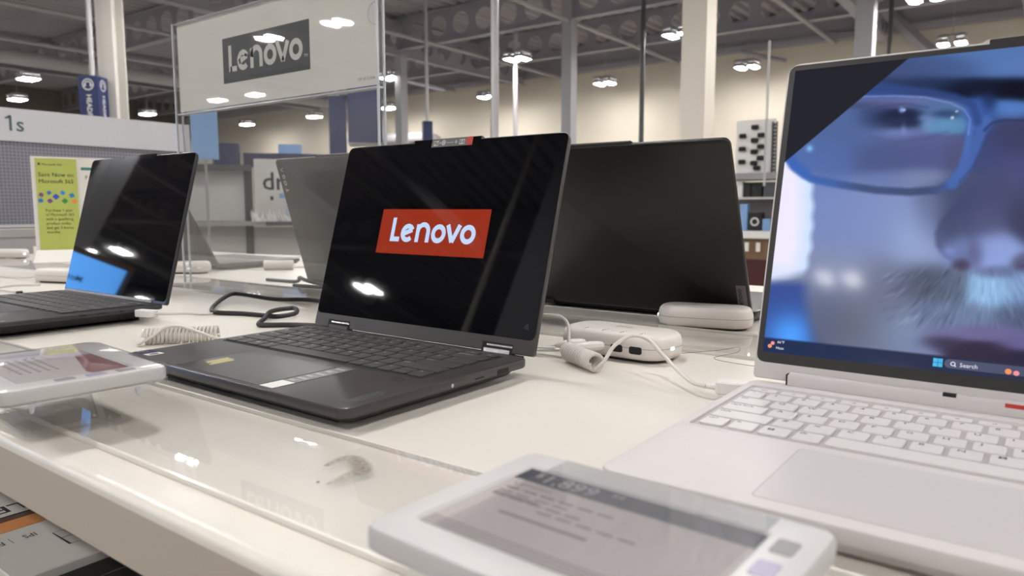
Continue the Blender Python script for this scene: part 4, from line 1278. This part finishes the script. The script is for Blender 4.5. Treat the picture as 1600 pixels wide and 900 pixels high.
# ---------------------------------------------------------------- electronic price tags
def price_tag(label, x, y, zt, rz, wrap, red, tilt=0.):
    t = thing('price_tag', label, 'price tag', (x, y, Z0 + .003), rz)
    W, D = .139, .104
    h = zt - .003
    th_ = .0105
    loops = [rr(W - .004, D - .004, .007, 5, 0, 0, h - th_), rr(W, D, .007, 5, 0, 0, h - th_ + .002), rr(W, D, .007, 5, 0, 0, h - .0018), rr(W - .0018, D - .0018, .0062, 5, 0, 0, h - .0003), rr(W - .004, D - .004, .0072, 5, 0, 0, h),
             rr(.109, .072, .002, 5, -.0035, .0, h), rr(.1065, .0695, .0015, 5, -.0035, .0, h - .0012)]
    MB().loft(loops).build('frame', 'tag', t)
    a0, a1, b0, b1 = -.0565, .0495, -.0345, .0345
    sc = MB().box(a0, a1, b0, b1, h - .0030, h - .0009).build('display', 'eink', t, flat=True)
    z = h - .00085
    if not red:
        MB().box(a0, a1, b1 - .0130, b1, z - .0003, z).build('header_band', 'eink_head', sc, flat=True)
        mb = MB()
        mb.text('$', .0075, a0 + .0065, b1 - .0070, z + .0001).text('1,899', .0125, a0 + .0110, b1 - .0105, z + .0001).text('99', .0060, a0 + .0440, b1 - .0062, z + .0001)
        mb.build('price', 'eink_light', sc, flat=True)
        mb = MB().text('Lenovo', .0066, a0 + .004, b1 - .0190, z)
        for r_, (q0, q1) in enumerate(((.004, .060), (.004, .045), (.004, .052), (.030, .075))):
            for w_ in range(int((q1 - q0) / .009)):
                mb.box(a0 + q0 + w_ * .009, a0 + q0 + w_ * .009 + .0068, b1 - .0235 - r_ * .0044, b1 - .0220 - r_ * .0044, z - .0002, z)
        mb.box(a0 + .004, a0 + .026, b1 - .0315, b1 - .0292, z - .0001, z + .0001)
        mb.box(a0 + .018, a0 + .058, b1 - .0450, b1 - .0432, z - .0001, z + .0001)
        mb.build('print', 'ink_soft', sc, flat=True)
        mb = MB()
        for k in range(4):
            mb.box(a0, a1, b0 + k * .0022, b0 + k * .0022 + .0008, z - .0002, z)
        mb.build('rule', 'ink_soft', sc, flat=True)
    else:
        MB().loft([[(a, b, q) for a, b in ((a0 + .030, b1 - .012), (a1 - .012, b1 - .026), (a1, b1 - .024), (a1, b1 - .0005), (a0 + .030, b1 - .0005))] for q in (z - .0003, z)]).build('red_block', 'eink_red', sc, flat=True)
        MB().box(a0 + .001, a0 + .012, b1 - .022, b1 - .001, z - .0003, z).build('yellow_block', 'eink_yellow', sc, flat=True)
        MB().box(a0 + .013, a0 + .028, b1 - .022, b1 - .001, z - .0003, z).build('lilac_block', 'eink_lilac', sc, flat=True)
        MB().box(a0 + .001, a0 + .012, b0 + .002, b1 - .024, z - .0003, z).build('lilac_block', 'eink_lilac', sc, flat=True)
        mb = MB()
        mb.text('Lenovo', .0060, a0 + .016, b1 - .031, z)
        for r_ in range(5):
            for w_ in range(7):
                mb.box(a0 + .016 + w_ * .0085, a0 + .0225 + w_ * .0085, b1 - .0375 - r_ * .0056, b1 - .0355 - r_ * .0056, z - .0002, z)
        mb.build('print', 'ink_soft', sc, flat=True)
    for k in (-1, 0, 1):
        MB().rbox(.0580, .008 + k * .019 * 1.0, .0085, .0125, .0015, [(h - .001, 0), (h + .0003, .0003)], 2).build('side_key', 'grey_mid' if k else 'eink_lilac', t)
    if wrap:                                         # clear film folded round the tag, a little proud, with clips below
        f = MB()
        f.loft([rr(W + .003, D + .003, .011, 5, 0, 0, h - th_ - .001), rr(W + .004, D + .004, .0112, 5, 0, 0, h - .003), rr(W + .0022, D + .0022, .0105, 5, 0, 0, h + .0008), rr(W - .006, D - .006, .007, 5, 0, 0, h + .0016)], cap0=False)
        f.build('clear_cover', 'film', t)
    for cx in (-.045, -.026, .026, .045) if wrap else ():
        for cy_ in (-D / 2, D / 2):
            MB().cyl((cx, cy_, h - th_ - .001), (cx, cy_ - .001 * (1 if cy_ > 0 else -1), h - th_ - .0055), .0022, .0012, 8).build('clip', 'acrylic_edge', t)
    for cy_ in (-.034, .030) if wrap else ():
        MB().cyl((W / 2, cy_, h - th_ - .001), (W / 2 - .001, cy_, h - th_ - .0055), .0022, .0012, 8).build('clip', 'acrylic_edge', t)
    mb = MB().rbox(0, .0, .085, .060, .006, [(0, 0), (.0022, 0)], 3)
    mb.loft([rr(.060, .030, .004, 3, 0, .004, .002), rr(.050, .024, .004, 3, 0, .002, h - th_ + .001)])
    mb.build('stand', 'acrylic' if wrap else 'grey_mid', t)
    return t
price_tag('pale price tag with a dark price band, in front of the white laptop', -.1240, .2210, .040, R(-3.), False, False)
price_tag('film-wrapped price tag with a maroon block, beside the middle laptop', -.5730, .2195, .0425, R(-4.5), True, True)
# the film over the front tag: two loose sheets
tag(MB().loft([[(a, b, z) for a, b, z in ((-.168, .2715, Z0 + .0412), (-.072, .2650, Z0 + .0412), (-.076, .1810, Z0 + .0412), (-.172, .1870, Z0 + .0412))], [(a, b, z) for a, b, z in ((-.168, .2715, Z0 + .0414), (-.072, .2650, Z0 + .0414), (-.076, .1810, Z0 + .0414), (-.172, .1870, Z0 + .0414))]]).build('clear_sheet', 'film', flat=True),
    'clear plastic sheet lying over the front price tag', 'film')

# ---------------------------------------------------------------- lime card in its stand, at the far left
d_ = Vector((.31, .95, 0)).normalized()
t = thing('promo_sign', 'lime green leaflet sign in a white stand, left of the left laptop', 'sign', (-2.28, .86, Z0), math.atan2(d_.y, d_.x))
# local x runs along the sign (reading direction), local -y faces the shopper
MB().box(-.008, .235, .000, .004, .032, .2975).build('backing', 'white', t)
MB().loft([rr(.26, .10, .01, 3, .11, .0, 0), rr(.26, .10, .01, 3, .11, .0, .004), rr(.245, .018, .005, 3, .115, .004, .036)]).build('stand', 'white', t)
g = MB().box(.002, .102, -.0015, 0, .036, .2925).build('leaflet', 'green', t)
def put(mb, s_, size, x, z, sx=1.):
    return mb.text(s_, size, 0, 0, 0, xf=Matrix.Translation((x, -.0019, z)) @ RX, sx=sx)
mb = MB()
put(mb, 'Microsoft 365', .0085, .018, .2730)
mb.build('print', 'ink', g, flat=True)
mb = MB()
put(mb, 'Save Now on', .0160, .008, .2420, .98)
put(mb, 'Microsoft 365', .0160, .008, .2235, .93)
mb.build('headline', 'ink', g, flat=True)
mb = MB()
for i, l in enumerate(('Purchase 1 year', 'of Microsoft 365', 'with a qualifying', 'product today', 'and get 3 bonus', 'months.')):
    put(mb, l, .0110, .020, .1440 - i * .0122, .93)
mb.build('print', 'ink', g, flat=True)
mb = MB()
for a in (0, 1):
    for b in (0, 1):
        mb.box(.0085 + a * .0030, .0110 + a * .0030, -.0019, -.0016, .2735 + b * .0034, .2765 + b * .0034)
mb.build('print', 'ink', g, flat=True)
cols = [mat('icon_plum', (120, 60, 110)), mat('icon_blue', (60, 110, 180)), mat('icon_royal', (60, 80, 190)), mat('icon_sky', (70, 140, 215)), mat('icon_azure', (40, 120, 190)), mat('icon_purple', (130, 70, 140)), mat('icon_green', (60, 140, 70)), mat('icon_coral', (235, 140, 80))]
for m_, x, z, s_ in ((0, .012, .191, .0052), (1, .031, .197, .0050), (2, .047, .186, .0066), (3, .064, .197, .0054), (4, .086, .190, .0058), (4, .010, .175, .0056), (5, .032, .174, .0056), (6, .068, .174, .0062), (7, .091, .173, .0056)):
    MB().rbox(0, 0, s_ * 2, s_ * 2, s_ * .4, [(0, 0), (.0006, .0002)], 3).build('app_icon', cols[m_], g, (x, -.0015, z), (PI / 2, R(20 + m_ * 37 % 50), 0))
g2 = MB().box(.108, .215, -.0015, 0, .036, .2925).build('leaflet', 'card', t)
MB().box(.112, .215, -.0019, -.0015, .262, .2700).build('band', 'teal', g2)
mb = MB()
put(mb, 'F', .016, .121, .236)
mb.build('print', 'ink', g2, flat=True)

# ---------------------------------------------------------------- gondola at the table end with the header
t = thing('display_gondola', 'white and grey end display with a 1s header panel, at the left', 'display', (-3.0, .6, 0))
MB().box(-.04, .0, .12, 1.14, Z0 + .392, Z0 + .508).build('header_panel', mat('header_off_white', (190, 190, 196), .5, noise=.03), t)
MB().box(-.03, -.006, .12, 1.10, Z0 + .092, Z0 + .392).build('mesh_panel', 'perforated', t)
MB().box(-.03, .0, .12, 1.10, Z0 + .084, Z0 + .094).build('rail', 'grey_lt', t)
MB().box(-.06, -.03, .12, 1.12, 0, Z0 + .39).build('back_panel', 'grey_mid', t)
mb = MB()
HX = Matrix.Translation((.0006, .446, Z0 + .428)) @ Matrix.Rotation(PI / 2, 4, 'Z') @ RX
mb.ribbon([(.020, 0), (.020, .054)], .0085, 0, xf=HX).ribbon([(.0045, .0425), (.0205, .0515)], .0070, 0, xf=HX)
BOLD = .012
mb.text('s', .074, .036, 0, 0, xf=HX)
BOLD = 0.
mb.build('header_lettering', mat('printed_green_grey', (72, 92, 96)), t, flat=True)
t = thing('display_box', 'grey box-shaped device standing on the table at the left edge', 'device', (-2.80, .80, Z0))
MB().rbox(0, 0, .06, .50, .02, [(0, 0), (.082, 0), (.086, .004)], 4).build('body', 'grey_mid', t)
MB().box(-.03, .0315, -.24, .24, .0555, .0565).build('seam', 'grey_dk', t)
tag(MB().rbox(0, 0, .02, .10, .004, [(0, 0), (.075, 0), (.078, .002)], 3).build('black_device', 'black', None, (-2.79, 1.105, Z0), (0, 0, 0)), 'small black device standing beside the grey box, left of the lime sign', 'device')
tag(MB().box(-.004, .004, -.045, .045, 0, .028).build('price_card', 'card', None, (-2.70, 1.045, Z0)), 'small white price card in front of the black device', 'card')

# ---------------------------------------------------------------- monitor cartons on the shelf under the table
def carton(label, x0, x1, y0, y1, h, m, deco=True):
    t = thing('monitor_carton', label, 'box', ((x0 + x1) / 2, (y0 + y1) / 2, Z0 - .39))
    w_, d2 = (x1 - x0) / 2, (y1 - y0) / 2
    MB().rbox(0, 0, 2 * w_, 2 * d2, .003, [(0, .001), (.001, 0), (h - .001, 0), (h, .001)], 2).build('carton', m, t)
    return t, w_, d2, h
def topprint(t, mb, m):
    return mb.build('print', m, t, flat=True)
bx0, bx1, by0, by1, bh = -1.30, -.664, .215, .60, .24
t, w_, d2, h = carton('white monitor carton under the table front with IPS lettering', bx0, bx1, by0, by1, bh, 'carton')
cx_, cy_ = (bx0 + bx1) / 2, (by0 + by1) / 2
BOLD = .012
FL = Matrix.Rotation(PI, 4, 'Z')
mb = MB()
mb.text('IPS', .0135, 0, 0, 0, xf=Matrix.Translation((-.7535 - cx_, .2625 - cy_, h + .0002)) @ Matrix.Rotation(R(-90), 4, 'Z'), sx=.68)
topprint(t, mb, 'ink')
mb = MB()
mb.ribbon([(-.7560 - cx_, .2415 - cy_), (-.7420 - cx_, .2415 - cy_)], .0006, h + .0002)
mb.text('FHD', .0135, 0, 0, 0, xf=Matrix.Translation((-.7535 - cx_, .2365 - cy_, h + .0002)) @ Matrix.Rotation(R(-90), 4, 'Z'), sx=.68)
topprint(t, mb, 'ink')
mb = MB()
mb.ribbon([(a - cx_, b - cy_) for a, b in ((-.7371, .2715), (-.7371, .2817), (-.7000, .2817), (-.7000, .2717))], .0010, h + .0003, True)
mb.ribbon([(-.7188 - cx_, .2717 - cy_), (-.7188 - cx_, .2817 - cy_)], .0010, h + .0003)
topprint(t, mb, 'ink')
MB().box(-.800 - cx_, -.774 - cx_, by0 - cy_, .30 - cy_, h, h + .0003).build('picture', 'photo_orange', t)
MB().box(-.812 - cx_, -.800 - cx_, .240 - cy_, .30 - cy_, h, h + .0003).build('picture', 'photo_brown', t)
MB().box(-.805 - cx_, -.785 - cx_, by0 - cy_, .242 - cy_, h + .0003, h + .0006).build('picture', 'photo_pink', t)
MB().box(-.8150 - cx_, -.8125 - cx_, by0 - cy_, .31 - cy_, h, h + .0003).build('rule', 'ink', t)
mb = MB().text('LED', .030, 0, 0, 0, xf=Matrix.Translation((-.845 - cx_, .285 - cy_, h + .0002)) @ Matrix.Rotation(R(-90), 4, 'Z'))
topprint(t, mb, 'ink')
t, w_, d2, h = carton('dark carton under the table, right of the white carton', -.655, -.20, .225, .60, .236, 'black')
MB().box(-w_ + .03, -w_ + .032, -d2, d2, h, h + .0004).build('stripe', 'grey_dk', t)
carton('white carton lying behind the IPS carton under the table', -2.0, -1.31, .22, .60, .25, 'carton')

# ---------------------------------------------------------------- further away: towers, racks, screens
def tower(label, x, y, rz, wd, z0, z1, txt=True, m='navy', pole_=True):
    t = thing('hanging_tower_sign', label, 'sign', (x, y, z0), rz)
    MB().box(-wd / 2, wd / 2, -wd / 2, wd / 2, 0, z1 - z0).build('box', m, t)
    if pole_:
        MB().cyl((0, 0, z1 - z0), (0, 0, DECK - z0), .035, n=10).build('pole', 'pipe', t)
    if txt:
        h = z1 - z0
        for k in range(2):
            F = Matrix.Rotation(PI / 2 * k, 4, 'Z')
            mb = MB()
            X = F @ Matrix.Translation((0, -wd / 2 - .002, h - wd * .45)) @ RX
            mb.ribbon(arc(0, 0, wd * .27, 0, 360, 20)[:-1], wd * .05, 0, True, xf=X)
            mb.ribbon(arc(0, 0, wd * .15, 0, 180, 10), wd * .05, 0, xf=X)
            for s_ in (-1, 1):
                mb.ribbon([(s_ * wd * .15, -wd * .10), (s_ * wd * .15, .02 * wd)], wd * .09, 0, xf=X)
            mb.build('headphone_icon', 'logo_light', t, flat=True)
            mb = MB()
            X = F @ Matrix.Translation((-wd * .10, -wd / 2 - .002, h - wd * .95)) @ RX @ Matrix.Rotation(-PI / 2, 4, 'Z')
            mb.text('HEADPHONES', wd * .36, 0, 0, 0, xf=X)
            mb.build('lettering', 'logo_light', t, flat=True)
    return t
tower('navy hanging tower sign with a headphone icon and HEADPHONES lettering', -11.02, 4.98, R(38), .27, Z0 + .9, Z0 + 1.99)
tower('blue tower sign far off, rising above the camera of the middle laptop', -10.2, 11.0, R(52), .19, Z0 + .9, Z0 + 1.88, False)
tower('pair-faced dark blue tower seen through the clear sign, right of its middle', -8.37, 7.13, R(52), .24, Z0 + .7, Z0 + 1.74, False, 'navy')
tag(MB().box(-.20, .20, -.02, .02, 0, .75).build('hanging_banner', 'navy_dk', None, (-6.64, 6.08, Z0 + .93), (0, 0, R(47))), 'deep navy banner seen through the clear sign at its right edge', 'banner')
MB().cyl((0, 0, .75), (0, 0, DECK - Z0 - .93), .012, n=8).build('pole', 'pipe', bpy.data.objects['hanging_banner'])
tag(MB().box(-.115, .115, -.02, .02, 0, .56).build('standing_banner', 'skyblue', None, (-6.30, 3.80, Z0 + .60), (0, 0, R(60))), 'light blue upright banner seen through the left edge of the clear sign', 'banner')
MB().box(-.012, .012, -.012, .012, -(Z0 + .60), 0).box(-.10, .10, -.06, .06, -(Z0 + .60), -(Z0 + .585)).build('stand', 'grey_mid', bpy.data.objects['standing_banner'])

# rack seen through the sign: faces the camera side, stands along a line at right angles to the view
rk = thing('store_rack', 'grey shelf rack seen through the clear sign', 'rack', (-7.11, 4.36, 0), R(50))
# local x: left to right as seen, local -y towards the camera
for xx in (-.62, .34, .36, 1.15):
    MB().box(xx - .03, xx + .03, -.03, .03, 0, Z0 + .60).build('post', 'grey_dk', rk)
MB().box(-.62, .34, -.01, .02, Z0 + .02, Z0 + .54).build('panel', 'grey_lt', rk)
MB().box(-.62, .34, -.01, .02, .1, Z0 - .03).build('panel', 'grey_lt', rk)
MB().box(.36, 1.15, -.01, .02, .1, Z0 - .05).build('panel', 'grey_lt', rk)
MB().box(-.66, .38, -.16, .03, Z0 + .54, Z0 + .60).build('shelf', 'grey_dk', rk)
MB().box(-.66, .55, -.34, .03, Z0 - .03, Z0 + .012).build('shelf', 'grey_mid', rk)
MB().box(.55, 1.18, -.40, .03, Z0 - .03, Z0 + .012).build('shelf', 'grey_dk', rk)
MB().box(.30, 1.5, .10, .40, Z0 + .60, Z0 + .74).build('cornice', 'navy_dk', rk)
RK = Matrix.Translation((-7.11, 4.36, 0)) @ Matrix.Rotation(R(50), 4, 'Z')
def on_rack(name, lab, cat, x0, x1, y0, y1, z0, z1, m, group=None):
    cx_, cy_ = (x0 + x1) / 2, (y0 + y1) / 2
    o = MB().rbox(0, 0, x1 - x0, y1 - y0, .004, [(0, .002), (.002, 0), (z1 - z0 - .002, 0), (z1 - z0, .002)], 2).build(name, m)
    p = RK @ Vector((cx_, cy_, z0))
    o.location = p
    o.rotation_euler = (0, 0, R(50))
    return tag(o, lab, cat, group)
on_rack('carton', 'grey carton on top of the rack seen through the sign, left one', 'box', -.40, -.21, -.14, .02, Z0 + .602, Z0 + .86, 'beige_box')
on_rack('carton', 'grey carton on top of the rack seen through the sign, right of its twin', 'box', -.19, .03, -.14, .02, Z0 + .602, Z0 + .83, 'beige_box')
on_rack('carton', 'dark navy carton on top of the rack seen through the sign', 'box', .04, .28, -.14, .02, Z0 + .602, Z0 + .82, 'navy_dk')
o = on_rack('carton', 'bright blue box lying on the dark rack top beside the warm grey laptop lid', 'box', .66, .90, .12, .36, Z0 + .742, Z0 + .84, 'skyblue')
o = on_rack('drone_carton', 'white carton with dark dr lettering on the rack behind the sign', 'box', .43, .98, -.18, .0, Z0 + .014, Z0 + .66, 'carton')
mb = MB()
mb.text('dr', .26, -.20, 0, 0, xf=Matrix.Translation((0, -.092, .33)) @ RX)
mb.build('lettering', 'ink', o, flat=True)
MB().box(-.03, .20, -.093, -.090, .24, .29).build('blue_print', 'skyblue', o)
MB().box(.04, .17, -.093, -.090, .03, .24).build('pale_print', mat('pale_blue_print', (178, 198, 230)), o)
MB().box(-.12, -.09, -.093, -.090, .22, .26).build('blue_print', 'navy', o)
random.seed(11)
mb = MB()
for i in range(44):
    a, b = random.uniform(-.20, .20), random.uniform(-.05, .05)
    mb.cyl((a, b, 0), (a + random.uniform(-.05, .05), b, random.uniform(.06, .13)), .016, .002, 5)
o = mb.build('spiky_plush', 'white', None, tuple(RK @ Vector((.60, -.29, Z0 + .013))), (0, 0, R(50)))
tag(o, 'white spiky ornament on the rack shelf in front of the dr carton', 'ornament')
o['kind'] = 'stuff'
mb = MB()
mb.tube(smooth_path([(-.05, 0, .62), (-.045, .01, .45), (-.03, 0, .30), (-.035, 0, .15), (.0, 0, -.02)], 5), [.05] * 6 + [.055] * 6 + [.05] * 9, 10)
o = mb.build('hanging_strap', 'navy', None, tuple(RK @ Vector((-.58, -.37, Z0 + .0))), (0, 0, R(50)))
tag(o, 'blue cloth strap hanging at the left post of the rack behind the sign', 'strap')

# display fixture between the black lid and the white laptop
FY = 9.
fx = thing('display_fixture', 'white display counter between the black lid and the white laptop', 'fixture', (-2.9, FY, 0))
MB().box(-.75, .75, -.05, .55, Z0 - .22, Z0 - .13).build('counter', 'white', fx)
MB().box(-.70, .70, .0, .5, 0, Z0 - .22).build('cupboard', 'brown', fx)
MB().box(-.60, .60, -.02, .0, .05, Z0 - .48).build('kick_panel', 'darkred', fx)
MB().box(-.75, .75, .40, .44, Z0 - .13, Z0 + .44).build('back_panel', 'grey_mid', fx)
MB().box(-.78, .78, .0, .55, Z0 + .50, Z0 + .58).build('shelf', 'grey_mid', fx)
MB().box(-.75, .75, .05, .45, Z0 + .26, Z0 + .285).build('shelf', 'grey_lt', fx)
MB().box(-.34, .14, .20, .23, Z0 + .58, Z0 + 1.24).build('peg_panel', 'white', fx)
for k in range(13):
    MB().box(.115, .165, .17, .20, Z0 + .60 + k * .046, Z0 + .63 + k * .046).build('rung', 'grey_dk', fx)
for yy in (.11, .16):
    MB().box(yy, yy + .012, .165, .20, Z0 + .58, Z0 + 1.2).build('upright', 'grey_dk', fx)
n = 0
for i, (x, z) in enumerate(((-.25, 1.04), (-.25, .88), (-.25, .72), (-.10, 1.14), (-.02, 1.04), (-.10, .98), (-.02, .90), (-.10, .84), (-.02, .76), (-.10, .70), (-.06, .64))):
    o = MB().rbox(0, 0, .085, .05, .012, [(0, .008), (.012, 0), (.045, 0), (.055, .01)], 3).build('boxed_gadget', 'black', None, (-2.9 + x, FY + .172, Z0 + z - .02))
    nth = ('first', 'second', 'third', 'fourth', 'fifth')
    col_ = 'left column' if i < 3 else 'right column' if x == -.02 else 'middle column' if x == -.10 else 'foot'
    k_ = {0: 0, 1: 1, 2: 2, 3: 0, 4: 0, 5: 1, 6: 1, 7: 2, 8: 2, 9: 3, 10: 0}[i]
    tag(o, 'small black gadget, ' + (nth[k_] + ' from the top in the ' + col_ if i < 10 else 'lowest of all at the foot') + ' of the white peg panel', 'gadget', 'black gadgets on the peg panel')
for i, (x0, x1, z0, z1, m, lab) in enumerate(((-.27, -.20, .286, .48, 'white', 'white box at the end of the row of black boxes on the upper shelf'),
                                             (-.19, -.10, .286, .47, 'black', 'black box on the upper shelf, next to the white box'),
                                             (-.09, .04, .286, .47, 'black', 'black box in the middle of the upper shelf between the laptops'),
                                             (.06, .20, .286, .47, 'grey_dk', 'dark grey box on the upper shelf, beside the white laptop'),
                                             (-.22, -.13, -.128, .20, 'skyblue', 'light blue box on the counter beside the black lid'),
                                             (-.12, .05, -.128, .10, 'black', 'black box with a pale emblem on the counter'),
                                             (.06, .16, -.128, .02, 'skyblue', 'short blue box on the counter beside the white laptop'),
                                             (.17, .26, -.128, .18, mat('plum_box', (130, 60, 110)), 'plum box on the counter beside the white laptop'))):
    o = MB().rbox(0, 0, x1 - x0, .12, .004, [(0, .002), (.002, 0), (z1 - z0 - .002, 0), (z1 - z0, .002)], 2).build('boxed_goods', m, None, (-2.9 + (x0 + x1) / 2, FY + .15, Z0 + z0))
    tag(o, lab, 'box')
    if 'emblem' in lab:
        mb = MB()
        mb.ribbon(arc(0, .11, .045, 0, 360, 14)[:-1], .018, 0, True, xf=Matrix.Translation((0, -.0605, 0)) @ RX)
        mb.build('emblem', 'logo_light', o, flat=True)
MB().box(-.10, -.05, -.06, -.05, Z0 - .38, Z0 - .27).build('price_label', 'white', fx)
MB().box(.04, .09, -.06, -.05, Z0 - .38, Z0 - .27).build('price_label', 'white', fx)

# television behind the shopper, mirrored in the left laptop
tv = thing('television', 'blue television on a stand, mirrored in the left laptop screen', 'television', (-7.01, -2.22, 0), math.atan2(.81, -.587))
MB().box(-.04, 1.34, -.03, .03, Z0 + .26, Z0 + 1.11).build('case', 'brown', tv)
MB().box(0, 1.3, -.036, -.03, Z0 + .32, Z0 + 1.05).build('screen', 'tv_blue', tv)
mb = MB()
mb.text('More G', .085, 0, 0, 0, xf=Matrix.Translation((.30, -.038, Z0 + .80)) @ RX)
mb.build('lettering', 'tv_ink', tv, flat=True)
MB().box(.2, 1.1, -.2, .2, 0, Z0 + .26).build('stand', 'grey_dk', tv)
